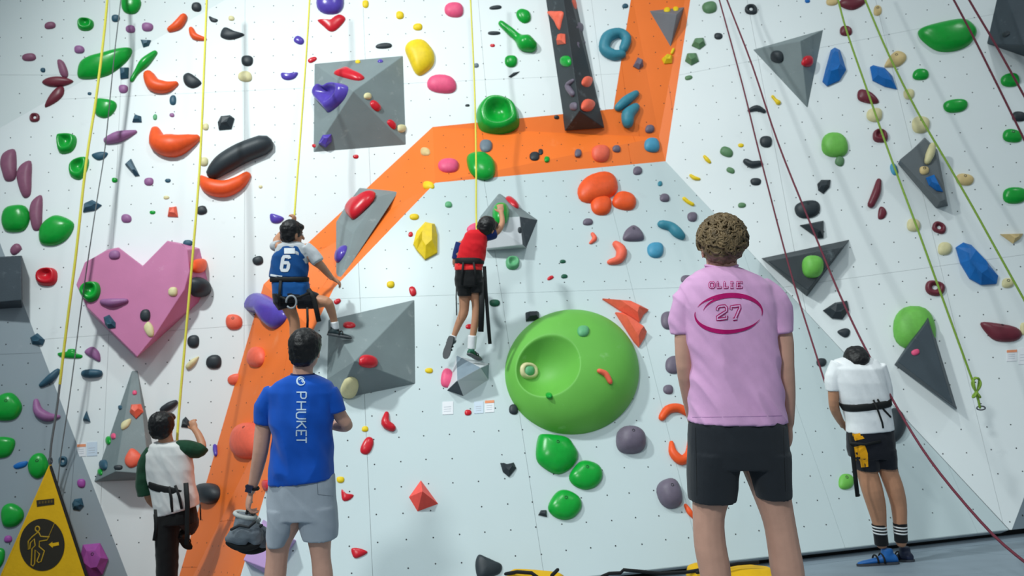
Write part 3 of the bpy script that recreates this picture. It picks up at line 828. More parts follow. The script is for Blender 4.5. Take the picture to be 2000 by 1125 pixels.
for line in HOLDS.strip().splitlines():
    k, c, prm, lab = line.split('|')
    assert lab not in SEEN, lab
    SEEN.add(lab)
    hold(k, c, [float(v) for v in prm.split(',')], lab)
# the light green dome that the charcoal triangle overlaps is a volume
o = hold('e', 'lime', [1786, 642, 84, 86], 'light green round dome half hidden by the charcoal triangle')
o.name = 'climbing_volume'; o['category'] = 'climbing volume'; o['group'] = 'volumes on the climbing wall'

# paper route cards pinned to the wall
PAPER = mat('white_paper', (232, 232, 236), .7, .02); PAPER2 = mat('pale_blue_paper', (206, 218, 232), .7, .02)
TAPE = mat('coral_paper_band', (236, 150, 110), .6)
def card(label, x0, y0, x1, y1, m, band=False):
    loc, n = cast((x0 + x1) / 2, (y0 + y1) / 2)
    bm = bmesh.new(); q = [on_plane(x, y, loc, n) for x, y in ((x0, y0), (x1, y0 - 1), (x1, y1 - 1), (x0, y1))]
    rings_to(bm, [[p for p in q], [p + n * .004 for p in q]])
    o = put('route_card', bm, m, smooth=False); tag(o, label, 'paper card', 'route cards on the wall')
    if band:
        b = bmesh.new(); yb = y0 + (y1 - y0) * .22
        q = [on_plane(x, y, loc, n) for x, y in ((x0, y0), (x1, y0 - 1), (x1, yb - 1), (x0, yb))]
        rings_to(b, [[p + n * .0035 for p in q], [p + n * .006 for p in q]]); put('coloured_band', b, TAPE, o, smooth=False)
    for k in range(3):                          # illegible print lines
        b = bmesh.new(); yy = y0 + (y1 - y0) * (.4 + .17 * k)
        q = [on_plane(x, y, loc, n) for x, y in ((x0 + 3, yy), (x1 - 4, yy - 1), (x1 - 4, yy), (x0 + 3, yy + 1))]
        rings_to(b, [[p + n * .0035 for p in q], [p + n * .005 for p in q]]); put('print_line', b, mat('faint_print', (190, 194, 202), .7), o, smooth=False)
card('blank white paper card under the small faceted volume', 864, 785, 885, 810, PAPER)
card('pale blue paper card left of the orange-banded card', 926, 785, 944, 808, PAPER2)
card('orange-banded paper card under the small faceted volume', 947, 783, 965, 806, PAPER, True)
card('orange-banded paper card by the tall grey volume', 151, 868, 168, 892, PAPER, True)
card('pale blue paper card by the tall grey volume', 170, 864, 190, 891, PAPER2)
card('white paper card with an orange band at the right edge', 1966, 684, 1986, 706, PAPER, True)
card('white paper card cut by the right edge', 1989, 680, 2008, 712, PAPER)

# ------------------------------------------------------------------ people
SKIN = mat('skin_fair', (206, 158, 138), .5, .05, 18, .05, 250, .35)
SKIN2 = mat('skin_tan', (188, 136, 106), .5, .05, 18, .05, 250, .35)
HAIR_BLACK = mat('black_hair', (16, 15, 17), .45, .15, 40, .3, 120, .4)
HAIR_CURLY = mat('sandy_brown_hair', (116, 97, 70), .5, .5, 30, .3, 120, .35)
EYE = mat('eye_white', (230, 228, 224), .25); IRIS = mat('dark_iris', (40, 28, 20), .2)
def cloth(name, rgb, **k): return mat(name, rgb, k.get('rough', .8), k.get('var', .04), 20, .15, 420, .2, sheen=.15)
class Fig:
    """collects closed shapes laid out in the picture plane at real depths, then fuses them into one skin"""
    def __init__(s, d): s.d = d; s.bm = bmesh.new()
    def loft(s, rows, n=28, ex=.8, fw=FWD):
        rings = []
        for r in rows:
            y, xl, xr, th = r[:4]; dd = r[4] if len(r) > 4 else 0; tilt = r[5] if len(r) > 5 else 0
            d = s.d + dd; c = P((xl + xr) / 2, y, d); a = (xr - xl) / 2 * ppm(d)
            ring = []
            for k in range(n):
                t = 2 * math.pi * k / n; cx, sx = math.cos(t), math.sin(t)
                u = math.copysign(abs(cx) ** ex, cx); v = math.copysign(abs(sx) ** ex, sx)
                ring.append(c + RGT * (a * u) + fw * (th * v) - UPV * (tilt * ppm(d) * u))
            rings.append(ring)
        rings_to(s.bm, rings); return s
    def limb(s, pts, cap='round', n=14, k=3, flat=None):
        pts = [tuple(p) + (0,) * (4 - len(p)) for p in pts]
        if len(pts) > 2: pts = catmull(pts, k)
        w = [P(x, y, s.d + dd) for x, y, r, dd in pts]
        tube(s.bm, w, [r * ppm(s.d + dd) for x, y, r, dd in pts], n, cap, flat); return s
    def ball(s, x, y, rx, ry, rz, dd=0, rot=0):
        d = s.d + dd; k = ppm(d); a = math.radians(rot)
        ax = (RGT * math.cos(a) - UPV * math.sin(a)) * rx * k; az = (RGT * math.sin(a) + UPV * math.cos(a)) * ry * k
        ellipsoid(s.bm, P(x, y, d), ax, FWD * rz * k, az); return s
    def done(s, name, m, parent, vox=.008, smooth=6, wrinkle=0.0, wdir=None, wscale=9, keep=None):
        me = bpy.data.meshes.new(name); bmesh.ops.recalc_face_normals(s.bm, faces=s.bm.faces)
        s.bm.to_mesh(me); s.bm.free()
        ob = bpy.data.objects.new(name, me); COL.objects.link(ob)
        r = ob.modifiers.new('fuse', 'REMESH'); r.mode = 'VOXEL'; r.voxel_size = vox
        if smooth: q = ob.modifiers.new('soft', 'SMOOTH'); q.factor = .5; q.iterations = smooth
        dg = bpy.context.evaluated_depsgraph_get()
        me2 = bpy.data.meshes.new_from_object(ob.evaluated_get(dg))
        bpy.data.objects.remove(ob)
        b2 = bmesh.new(); b2.from_mesh(me2); bpy.data.meshes.remove(me2)
        if wrinkle:
            b2.normal_update()
            for v in b2.verts:
                c = v.co; q = Vector((c.dot(RGT), c.dot(FWD), c.dot(UPV)))
                if wdir: q = Vector((q.x * wdir[0] + q.z * wdir[1], q.y * .6, q.z * wdir[2] + q.x * wdir[3]))
                a = noise.noise(q * wscale); b = noise.noise(q * wscale * 2.3 + Vector((7, 3, 1)))
                v.co = c + (v.normal - UPV * v.normal.dot(UPV)) * wrinkle * ((1 - abs(a) * 2.2) * .8 + b * .5)
        mm = m if not isinstance(m, (list, tuple)) else list(m)
        o = put(name, b2, mm, parent)
        if keep is not None:
            L = world_loc(o); keep.append(BVHTree.FromPolygons([v.co + L for v in o.data.vertices], [list(p.vertices) for p in o.data.polygons]))
        return o

def head_shapes(f, x, y, s, face, up=None, neck=None):
    """skull, jaw, nose, ears added to a figure; s = head height in metres; face = unit vector the person looks along"""
    up = (up or UPV).normalized(); face = (face - up * face.dot(up)).normalized(); side = face.cross(up).normalized()
    c = P(x, y, f.d); bm = f.bm
    ellipsoid(bm, c + up * s * .12 - face * s * .03, side * s * .335, face * s * .42, up * s * .39)
    ellipsoid(bm, c - up * s * .17 + face * s * .10, side * s * .27, face * s * .30, up * s * .33)
    ellipsoid(bm, c - up * s * .43 + face * s * .25, side * s * .11, face * s * .11, up * s * .08)
    tube(bm, [c + face * s * .38 + up * s * .05, c + face * s * .50 - up * s * .12], [s * .035, s * .065], 8, 'round')
    ellipsoid(bm, c + face * s * .375 - up * s * .265, side * s * .10, face * s * .05, up * s * .025, 10, 6)
    ellipsoid(bm, c + face * s * .370 - up * s * .305, side * s * .085, face * s * .05, up * s * .028, 10, 6)
    ellipsoid(bm, c + face * s * .34 + up * s * .09, side * s * .24, face * s * .06, up * s * .035, 10, 6)
    for k in (-1, 1):
        ellipsoid(bm, c + side * k * s * .35 - face * s * .03 - up * s * .07, side * s * .035 + face * s * -.02 * k, face * s * .085, up * s * .15, 10, 8)
    return c, up, face, side
def eyes(c, up, face, side, s, parent):
    for k in (-1, 1):
        b = bmesh.new(); q = c + side * k * s * .145 + face * s * .355 + up * s * .0
        ellipsoid(b, q, side * s * .06, face * s * .04, up * s * .035, 10, 8); e = put('eye', b, EYE, parent)
        b = bmesh.new(); ellipsoid(b, q + face * s * .033, side * s * .022, face * s * .01, up * s * .024, 8, 6); put('iris', b, IRIS, e)
def hair_cap(name, c, up, face, side, s, m, parent, vox=.007, amp=.006, back=.10, low=.30, wide=.41, tall=.47, fringe=True, sc=28):
    f = Fig(1)
    ellipsoid(f.bm, c + up * s * .15 - face * s * .07, side * s * wide, face * s * .45, up * s * (tall - .04))
    ellipsoid(f.bm, c - up * s * (low - .14) - face * s * back * 2.0, side * s * (wide - .06), face * s * .26, up * s * .29)
    ellipsoid(f.bm, c + up * s * .0 - face * s * .14, side * s * (wide - .015), face * s * .34, up * s * .34)
    if fringe: ellipsoid(f.bm, c + up * s * .30 + face * s * .20, side * s * (wide - .07), face * s * .24, up * s * .17)
    o = f.done(name, m, parent, vox, 4)
    L = world_loc(o)
    for v in o.data.vertices:
        p = v.co + L
        q = Vector((p.dot(side) * 1.0, p.dot(up) * .35, p.dot(face) * .7))
        v.co = v.co + (p - c).normalized() * (noise.noise(q * sc) * amp + noise.noise(p * sc * 2.2) * amp * .6)
    return o
def hand(f, wrist, dirv, palm_n, thumb, size, curl=.5, spread=.12):
    """palm, four unequal jointed fingers and a thumb on the side; all world vectors; size = hand length in metres"""
    d = dirv.normalized(); n = (palm_n - d * palm_n.dot(d)).normalized(); t = d.cross(n).normalized()
    if t.dot(thumb) < 0: t = -t
    bm = f.bm; L = size
    ellipsoid(bm, wrist + d * L * .25, t * L * .215, n * L * .085, d * L * .30)
    for i, (ln, off) in enumerate(((.40, .155), (.45, .055), (.42, -.05), (.33, -.15))):
        b = wrist + d * L * (.46 - abs(off) * .15) + t * L * off
        dd = (d + t * (off * spread * 5)).normalized(); pts = [b]; a = 0
        for seg, fr in enumerate((.45, .32, .25)):
            a += curl * (.9, 1.1, .8)[seg]
            dv = dd * math.cos(a) + n * math.sin(a)
            pts.append(pts[-1] + dv * L * ln * fr)
        tube(bm, pts, [L * .050, L * .047, L * .043, L * .036], 8, 'round')
    b = wrist + d * L * .12 + t * L * .15
    dv = (d * .72 + t * .62 + n * (.2 + curl * .35)).normalized(); p1 = b + dv * L * .22
    p2 = p1 + (dv + d * .35 + n * curl * .4 - t * .25).normalized() * L * .18
    tube(bm, [b, p1, p2], [L * .065, L * .055, L * .043], 8, 'round')
def foot(f, ankle, toe_dir, up, L, m_up, m_sole, parent, ground=False):
    """a climbing shoe: rounded upper, sole and two straps"""
    if ground: ankle = Vector((ankle.x, ankle.y, L * .235)); toe_dir = Vector((toe_dir.x, toe_dir.y, 0))
    t = toe_dir.normalized(); u = (up - t * up.dot(t)).normalized(); s = t.cross(u)
    g = Fig(1); base = ankle - u * L * .22
    rings = []
    for a, w, h, z in ((-.30, .05, .10, .08), (-.27, .10, .20, .10), (-.15, .135, .26, .13), (0, .135, .24, .12), (.18, .14, .165, .083), (.36, .155, .13, .065), (.5, .14, .105, .053), (.6, .09, .075, .04), (.63, .04, .04, .03)):
        c = base + t * L * a + u * L * z
        rings.append([c + s * L * w * math.cos(k * math.pi / 8) + u * L * h / 2 * math.sin(k * math.pi / 8) for k in range(16)])
    rings_to(g.bm, rings)
    tube(g.bm, [base + u * L * .12 - t * L * .06, base + u * L * .36 - t * L * .10], [L * .15, L * .135], 14, 'flat')
    sh = g.done('shoe', m_up, parent, L * .03, 3)
    b = bmesh.new(); r2 = []
    out = [(-.31, .04), (-.27, .10), (-.12, .13), (.08, .125), (.3, .155), (.48, .15), (.6, .10), (.645, .03)]
    pr = [(a, w) for a, w in out] + [(a, -w) for a, w in out[::-1]]
    for z in (-.012, .04): r2.append([base + t * L * a + s * L * w + u * L * z for a, w in pr])
    rings_to(b, r2); put('sole', b, m_sole, sh, smooth=False)
    for a, rr in ((.06, .12), (.2, .098)):
        b = bmesh.new(); c = base + t * L * a + u * L * .09
        pts = [c + s * L * .15 * math.cos(k * math.pi / 8) + u * L * rr * 1.32 * math.sin(k * math.pi / 8) + t * L * .05 * math.cos(k * math.pi / 8) for k in range(-1, 10)]
        tube(b, pts, L * .022, 6, 'flat'); put('shoe_strap', b, BLACK, sh)
    return sh

# flat prints that follow the cloth
def print_on(bvh, strokes, m, name, parent, off=.0035, seg=5):
    """strokes: lists of (x, y, width) in the picture plane; each is laid on the garment as a thin ribbon"""
    bm = bmesh.new()
    for st in strokes:
        fine = []
        for (a, b) in zip(st, st[1:]):
            k = max(1, int(math.hypot(b[0] - a[0], b[1] - a[1]) / seg))
            fine += [tuple(p + (q - p) * i / k for p, q in zip(a, b)) for i in range(k)]
        fine.append(st[-1]); L = []; n = len(fine)
        for i, (x, y, wd) in enumerate(fine):
            a = fine[max(0, i - 1)]; b = fine[min(n - 1, i + 1)]
            dx, dy = b[0] - a[0], b[1] - a[1]; q = math.hypot(dx, dy) or 1; nx, ny = -dy / q, dx / q
            row = []
            for e in (-.5, 0, .5):
                v = ray(x + nx * wd * e, y + ny * wd * e).normalized(); h = bvh.ray_cast(CAM, v)
                if h[0] is None: row = None; break
                row.append(h[0] - v * off)
            L.append(row)
        for r0, r1 in zip(L, L[1:]):
            if not r0 or not r1: continue
            for j in (0, 1):
                bm.faces.new([bm.verts.new(p) for p in (r0[j], r0[j + 1], r1[j + 1], r1[j])])
    bmesh.ops.remove_doubles(bm, verts=bm.verts, dist=.00005)
    return put(name, bm, m, parent, smooth=False)
GLYPH = {  # strokes in a unit box, u right, v up
 'P': [[(0, 0), (0, 1)], [(0, 1), (.75, 1), (1, .88), (1, .58), (.75, .45), (0, .45)]], 'H': [[(0, 0), (0, 1)], [(1, 0), (1, 1)], [(0, .5), (1, .5)]],
 'U': [[(0, 1), (0, .25), (.2, 0), (.8, 0), (1, .25), (1, 1)]], 'K': [[(0, 0), (0, 1)], [(1, 1), (.05, .45)], [(.3, .6), (1, 0)]],
 'E': [[(1, 1), (0, 1), (0, 0), (1, 0)], [(0, .5), (.8, .5)]], 'T': [[(0, 1), (1, 1)], [(.5, 1), (.5, 0)]],
 'O': [[(.2, 0), (.8, 0), (1, .2), (1, .8), (.8, 1), (.2, 1), (0, .8), (0, .2), (.2, 0)]], 'L': [[(-.1, 1), (.35, 1)], [(.12, 1), (.12, 0)], [(-.1, 0), (1, 0), (1, .3)]],
 'I': [[(.05, 1), (.95, 1)], [(.5, 1), (.5, 0)], [(.05, 0), (.95, 0)]], 'S': [[(.12, 1), (.12, 0)], [(-.1, 1), (1, 1), (1, .75)], [(-.1, 0), (1, 0), (1, .25)], [(.12, .5), (.7, .5)]],
 '2': [[(0, .72), (0, .85), (.18, 1), (.82, 1), (1, .85), (1, .58), (0, .2), (0, 0), (1, 0), (1, .22)]], '7': [[(0, .78), (0, 1), (1, 1), (1, .82), (.45, 0)], [(.22, 0), (.68, 0)]],
 '6': [[(1, .85), (.85, 1), (.15, 1), (0, .85), (0, .15), (.15, 0), (.85, 0), (1, .15), (1, .42), (.85, .55), (0, .55)]]}
def glyph(ch, fn, w): return [[fn(u, v) + (w,) for u, v in st] for st in GLYPH[ch]]
def strap(pts, d, w, name, parent, m=BLACK, th=.35):
    """flat webbing along (x, y, dd) picture points"""
    b = bmesh.new(); tube(b, [P(x, y, d + dd) for x, y, dd in pts], w, 8, 'flat', (FWD, th)); return put(name, b, m, parent)
def belt(rows, d, name, parent, m, n=28, ex=.8):
    f = Fig(d); f.loft(rows, n, ex); b = f.bm; bm2 = b
    return put(name, bm2, m, parent)
DOWN = Vector((0, 0, -1)); ZUP = Vector((0, 0, 1))
PURE = (FWD - ZUP * FWD.dot(ZUP)).normalized()    # level, away from the camera
LEFT = -RGT

# ---------- man in the pink shirt (foreground, seen from behind)
d = 3.5
man = empty('person', floor_at(1470, 1240)); tag(man, 'curly-haired man in a pink sports shirt and dark shorts, seen from behind', 'person', 'people at the climbing wall')
f = Fig(d); hc = head_shapes(f, 1409, 483, .235, PURE + UPV * .15, UPV)
f.limb([(1409, 495, 29, .01), (1410, 530, 31, .02), (1412, 560, 40, .02)])
f.loft([(545, 1360, 1470, .08), (600, 1345, 1500, .10), (820, 1360, 1520, .10), (880, 1360, 1525, .11)])
f.limb([(1352, 590, 17), (1335, 640, 17), (1336, 715, 15.5, .0), (1344, 770, 13.5, .06), (1352, 822, 9.5, .14)])
f.limb([(1500, 595, 18), (1526, 650, 21), (1531, 715, 20), (1537, 775, 16.5, .02), (1541, 828, 10, .05)])
hand(f, P(1352, 824, d + .15), -UPV + PURE * .25, RGT, PURE, .185, .45)
hand(f, P(1541, 828, d + .05), -UPV + RGT * .03, LEFT + PURE * .4, PURE, .185, .42)
f.limb([(1395, 900, 44), (1390, 960, 38), (1384, 1010, 31), (1387, 1065, 31), (1398, 1125, 30), (1399, 1180, 21), (1398, 1222, 15)])
f.limb([(1490, 900, 44), (1508, 965, 36), (1521, 1015, 31), (1530, 1065, 31), (1539, 1120, 32), (1550, 1175, 23), (1556, 1215, 15)])
f.done('body', SKIN, man, .0065, 5)
eyes(*hc, .235, man)
KEEP = []
f = Fig(d)
f.loft([(521, 1379, 1440, .062, .01), (527, 1368, 1452, .075, .0), (538, 1350, 1480, .095), (556, 1334, 1506, .11), (590, 1330, 1514, .122), (640, 1336, 1510, .126), (700, 1346, 1516, .124), (760, 1349, 1524, .122), (812, 1349, 1531, .126), (824, 1348, 1532, .127)], 36)
f.limb([(1366, 566, 27), (1340, 588, 26), (1330, 625, 20), (1330, 653, 18.5)], 'flat')
f.limb([(1478, 566, 31), (1508, 592, 31), (1521, 625, 26), (1526, 651, 24.5)], 'flat')
PINKC = cloth('pink_shirt_cloth', (230, 176, 220)); MAG = cloth('magenta_print', (184, 12, 104))
sh = f.done('shirt', PINKC, man, .0065, 9, .014, (1.2, .75, .5, .3), 9.5, KEEP)
bv = KEEP[-1]
b = bmesh.new(); tube(b, [P(1409, 521, d + .01) + RGT * .069 * math.cos(a) + FWD * .062 * math.sin(a) + UPV * .006 * math.cos(2 * a) for a in [k * math.pi / 14 for k in range(29)]], .006, 6); put('collar', b, PINKC, sh)
for yy in (813,): print_on(bv, [[(1352, yy + 2, 1.2), (1440, yy + 1, 1.2), (1528, yy - 1, 1.2)]], cloth('hem_stitch', (188, 140, 190)), 'hem_stitch', sh, .001)
def arc(cx, cy, rx, ry, a0, a1, w0, wm, w1, n=26, tilt=-3):
    out = []
    for i in range(n + 1):
        t = i / n; a = math.radians(a0 + (a1 - a0) * t); w = (w0 * (1 - t) + w1 * t) + wm * math.sin(math.pi * t) ** 1.2
        x, y = rx * math.cos(a), ry * math.sin(a); q = math.radians(tilt)
        out.append((cx + x * math.cos(q) - y * math.sin(q), cy + x * math.sin(q) + y * math.cos(q), w))
    return out
print_on(bv, [arc(1423, 612, 66, 36, 205, 372, .6, 7.5, 1), arc(1424, 613, 52, 33, 196, 300, .6, 3.5, 1), arc(1423, 612, 66, 36, 190, 25, 1, 7.5, .6), arc(1430, 614, 58, 34, 120, 40, .6, 3.2, .6)], MAG, 'swoosh_print', sh)
n27 = []; n27i = []
for ch, x0, x1 in (('2', 1401, 1419), ('7', 1428, 1445)):
    fn = lambda u, v, x0=x0, x1=x1: (x0 + u * (x1 - x0), 624 - 2 * u - v * 25)
    n27 += glyph(ch, fn, 6.4); n27i += glyph(ch, fn, 2.8)
g = print_on(bv, n27, MAG, 'number_print', sh, .0035); print_on(bv, n27i, PINKC, 'number_inlay', sh, .006)
nm = []; nmi = []
for ch, x0, x1 in (('O', 1386, 1395), ('L', 1401, 1408), ('L', 1414, 1421), ('I', 1426, 1433), ('S', 1439, 1449)):
    fn = lambda u, v, x0=x0, x1=x1: (x0 + u * (x1 - x0), 562 - v * 11)
    nm += glyph(ch, fn, 4.2); nmi += glyph(ch, fn, 1.4)
print_on(bv, nm, MAG, 'name_print', sh, .0035, 3); print_on(bv, nmi, PINKC, 'name_inlay', sh, .006, 3)
f = Fig(d)
f.loft([(812, 1352, 1528, .115), (830, 1346, 1535, .128), (870, 1345, 1538, .135), (908, 1347, 1541, .13)], 32)
f.loft([(880, 1345, 1448, .125), (930, 1344, 1440, .115), (976, 1346, 1436, .105)], 26, .85)
f.loft([(880, 1440, 1540, .125), (930, 1460, 1541, .115), (969, 1474, 1543, .1)], 26, .85)
SHORT = cloth('charcoal_shorts_cloth', (38, 42, 48))
so = f.done('shorts', SHORT, man, .0065, 5, .0035, (1.2, .4, .5, .2), 8, KEEP)
for q in ([(1358, 835, 1), (1360, 900, 1), (1361, 968, 1)], [(1530, 835, 1), (1534, 960, 1)]): print_on(KEEP[-1], [q], cloth('shorts_seam', (18, 21, 25)), 'seam', so, .001)
for (x, y) in ((1398, 1226), (1557, 1216)):
    foot(f, P(x, y, d), PURE, ZUP, .27, cloth('white_trainer_mesh', (200, 202, 206)), mat('white_sole', (220, 220, 220), .6), man, True)
# curly hair: a shaggy cap covered with separate curls
hr = hair_cap('hair', *hc, .235, HAIR_CURLY, man, .007, .012, .07, .17, .425, .49, True, 34)
c, up, face, side = hc; cb = bmesh.new(); rnd = random.Random(3)
for i in range(620):
    z = rnd.uniform(-.42, 1); a = rnd.uniform(0, 2 * math.pi); q = math.sqrt(max(0, 1 - z * z))
    v = side * (q * math.cos(a)) + face * (q * math.sin(a)) + up * z
    if v.dot(face) > .45 and z < .35: continue
    if z < -.12 and abs(v.dot(side)) > .72: continue
    s = .235; base = c + up * s * .13 - face * s * .06 + side * v.dot(side) * s * .425 + face * v.dot(face) * s * .455 + up * z * s * .46
    t = v.orthogonal().normalized(); t.rotate(__import__('mathutils').Quaternion(v, rnd.uniform(0, 6.28))); b3 = v.cross(t)
    r = rnd.uniform(.010, .022); ph = rnd.uniform(0, 6.28); ln = rnd.uniform(.45, .8); flow = (-up * .8 + side * rnd.uniform(-.5, .5) + face * .2); flow = (flow - v * flow.dot(v)) * .004
    pts = [base + (t * math.cos(ph + k * ln) + b3 * math.sin(ph + k * ln)) * r + v * (.001 + .006 * math.sin(k * .55)) + flow * k for k in range(7)]
    tube(cb, pts, [.0022, .0042, .0052, .0055, .005, .0038, .0015], 5, 'flat')
tag(put('curls', cb, HAIR_CURLY, hr), kind='stuff')

# ---------- man in the blue shirt
d = 4.32
man = empty('person', floor_at(580, 1255)); tag(man, 'black-haired man in a royal blue shirt and light grey shorts', 'person', 'people at the climbing wall')
f = Fig(d); hc = head_shapes(f, 597, 684, .215, (PURE * 1 + RGT * .13 + UPV * .16).normalized(), UPV)
f.limb([(593, 695, 19, .01), (591, 735, 20, .01), (591, 760, 28, .01)])
f.loft([(750, 555, 630, .07), (800, 540, 640, .09), (940, 535, 645, .10), (990, 535, 648, .10)])
f.limb([(528, 772, 18), (516, 825, 16.5), (509, 880, 15, .0), (500, 925, 12, .03), (491, 958, 8.5, .04)])
hand(f, P(490, 962, d + .04), -UPV - RGT * .22, RGT * .8 + PURE * .5, PURE, .18, .75)
f.limb([(650, 775, 17), (662, 808, 14, .02), (678, 831, 11.5, .06), (660, 832, 10.5, .16), (645, 828, 9, .26)])
hand(f, P(647, 829, d + .26), LEFT + PURE * .6 + UPV * .2, -PURE + UPV * .3, UPV, .17, .6)
f.limb([(560, 1010, 34), (545, 1055, 25), (541, 1090, 21), (537, 1130, 21), (533, 1185, 17), (532, 1238, 11)])
f.limb([(622, 1000, 34), (624, 1050, 24), (627, 1090, 19), (631, 1130, 20), (632, 1185, 16), (632, 1232, 11)])
f.done('body', SKIN, man, .0065, 5); eyes(*hc, .215, man)
hair_cap('hair', *hc, .215, HAIR_BLACK, man, .007, .007, .10, .27, .41, .46, True, 30)
f = Fig(d)
f.loft([(731, 569, 613, .055, .01), (736, 557, 625, .065), (746, 538, 645, .085), (764, 524, 655, .10), (800, 527, 650, .112), (850, 534, 645, .115), (900, 530, 649, .115), (925, 527, 652, .118), (938, 526, 653, .118, 0, -7)], 36)
f.limb([(540, 765, 22), (521, 795, 20.5), (514, 828, 19.5)], 'flat')
f.limb([(640, 765, 20), (652, 785, 19), (659, 806, 17.5)], 'flat')
BLUEC = cloth('royal_blue_shirt_cloth', (6, 78, 178))
sh = f.done('shirt', BLUEC, man, .0065, 8, .016, (1.1, .6, .45, -.35), 7, KEEP); bv = KEEP[-1]
b = bmesh.new(); tube(b, [P(591, 731, d + .01) + RGT * .06 * math.cos(a) + FWD * .055 * math.sin(a) for a in [k * math.pi / 14 for k in range(29)]], .006, 6); put('collar', b, cloth('navy_collar', (16, 40, 96)), sh)
SILV = cloth('silver_print', (186, 206, 226)); st = []
for ch, y0, y1 in (('P', 766, 778), ('H', 785, 800), ('U', 805, 818), ('K', 823, 836), ('E', 841, 852), ('T', 854, 865)):
    st += glyph(ch, lambda u, v, y0=y0, y1=y1: (579 + v * 19, y0 + u * (y1 - y0)), 2.7)
print_on(bv, st, SILV, 'lettering', sh, .004, 3)
print_on(bv, [arc(588, 744, 8, 8, 20, 330, 1.2, 2.2, 1.2, 20), arc(588, 744, 4.5, 4.5, 200, 420, 1, 2, 1, 14), [(588, 744, 2), (595, 745, 2), (594, 750, 2)]], SILV, 'swirl_logo', sh, .004, 3)
f = Fig(d)
f.loft([(925, 530, 650, .105), (945, 527, 653, .112), (985, 525, 656, .118), (1010, 526, 657, .115)], 30)
f.loft([(990, 525, 592, .11), (1030, 524, 576, .10), (1063, 526, 561, .088)], 24, .85)
f.loft([(985, 583, 656, .11), (1025, 588, 657, .10), (1051, 593, 655, .09)], 24, .85)
so = f.done('shorts', cloth('light_grey_jersey', (160, 168, 178)), man, .0065, 5, .010, (1.1, .5, .5, .3), 7, KEEP)
print_on(KEEP[-1], [[(619, 935, 1.2), (621, 966, 1.2), (651, 969, 1.2)]], cloth('pocket_stitch', (118, 126, 136)), 'pocket_seam', so, .001)
wt = bmesh.new(); c = P(493, 952, d + .035); ax = (P(491, 958, d) - P(500, 925, d)).normalized(); s1 = ax.cross(FWD).normalized()
tube(wt, [c + (s1 * math.cos(a) + FWD * math.sin(a)) * .032 for a in [k * math.pi / 8 for k in range(17)]], .008, 6); wo = put('wristwatch', wt, BLACK, man)
wt = bmesh.new(); boxy(wt, c - FWD * .036 - s1 * .006, s1 * .018, FWD * .006, ax * .02); put('watch_face', wt, mat('dark_watch_glass', (44, 46, 66), .15), wo, smooth=False)
for (x, y) in ((532, 1240), (633, 1236)):
    foot(f, P(x, y, d), PURE, ZUP, .25, cloth('grey_trainer', (120, 124, 130)), mat('white_sole', (220, 220, 220), .6), man, True)
# shoes hanging from his hand
d2 = 4.36
pr = empty('climbing_shoes', P(480, 1030, d2)); tag(pr, 'pair of grey climbing shoes hanging from the blue-shirted man\'s hand', 'shoes')
GREYS = mat('grey_suede', (112, 120, 128), .7, .12, 30, .2, 200, .3); GREYL = mat('pale_grey_lining', (176, 180, 178), .8, .1, 40, .2, 200)
for k, (dx, dy, dd) in enumerate(((0, 0, 0), (14, 6, .07))):
    f = Fig(d2 + dd)
    f.limb([(447 + dx, 1052 + dy, 8), (462 + dx, 1046 + dy, 19), (480 + dx, 1040 + dy, 24), (494 + dx, 1042 + dy, 20), (500 + dx, 1050 + dy, 15)], n=18)
    f.limb([(478 + dx * .8, 1035 + dy, 21), (478 + dx * .6, 1015 + dy, 19), (480 + dx * .4, 1004 + dy, 15)], 'flat')
    s1 = f.done('shoe', GREYS, pr, .006, 4, .003, None, 25)
    f = Fig(d2 + dd); f.limb([(446 + dx, 1060 + dy, 6), (462 + dx, 1066 + dy, 9), (482 + dx, 1066 + dy, 11), (500 + dx, 1063 + dy, 9)], n=12); f.done('rubber_sole', BLACK, s1, .006, 3)
    b = bmesh.new(); q = P(479 + dx * .5, 1006 + dy, d2 + dd); tube(b, [q + RGT * .055 * math.cos(a) + FWD * .04 * math.sin(a) - UPV * .014 * math.cos(a) for a in [i * math.pi / 10 for i in range(21)]], .012, 8); put('lining', b, GREYL, s1)
    b = bmesh.new(); tube(b, [P(x + dx, y + dy, d2 + dd - .07) for x, y in ((452, 1034), (468, 1026), (486, 1030), (497, 1020))], .008, 6, 'round'); put('strap', b, mat('dark_webbing', (34, 36, 40), .7), s1)
    b = bmesh.new(); tube(b, [P(481 + dx * .3, 1004 + dy, d2 + dd), P(484, 992, d2 + .02), P(487, 984, d2)], .007, 6, 'round'); put('pull_loop', b, BLACK, s1)

# ---------- boy in white and green at the left
d = 6.2
man = empty('person', floor_at(325, 1203)); tag(man, 'boy in a white shirt with dark green sleeves, starting to climb in a harness', 'person', 'people at the climbing wall')
f = Fig(d); hc = head_shapes(f, 318, 834, .215, PURE * .8 + RGT * .1 + UPV * .55, UPV - PURE * .1)
f.limb([(322, 850, 13), (326, 875, 15)])
f.loft([(870, 300, 350, .07), (900, 297, 365, .08), (980, 305, 375, .08), (1000, 307, 375, .08)])
f.limb([(295, 895, 12), (288, 935, 10), (291, 970, 8.5, .05), (300, 985, 7, .16)])
hand(f, P(300, 986, d + .16), PURE + UPV * .2, DOWN, RGT, .16, .5)
f.limb([(358, 885, 12), (384, 884, 10, .03), (395, 872, 8, .08), (388, 850, 7, .14), (380, 838, 6, .18)])
hand(f, P(381, 840, d + .18), UPV * 1 - RGT * .45 + PURE * .3, PURE - UPV * .2, LEFT, .15, .75)
f.limb([(325, 990, 22), (326, 1060, 18), (326, 1120, 15), (326, 1185, 11)])
f.limb([(352, 990, 21), (366, 1015, 18, .08), (368, 1022, 15, .16), (362, 1040, 11, .1)])
f.done('body', SKIN2, man, .0065, 4); eyes(*hc, .215, man)
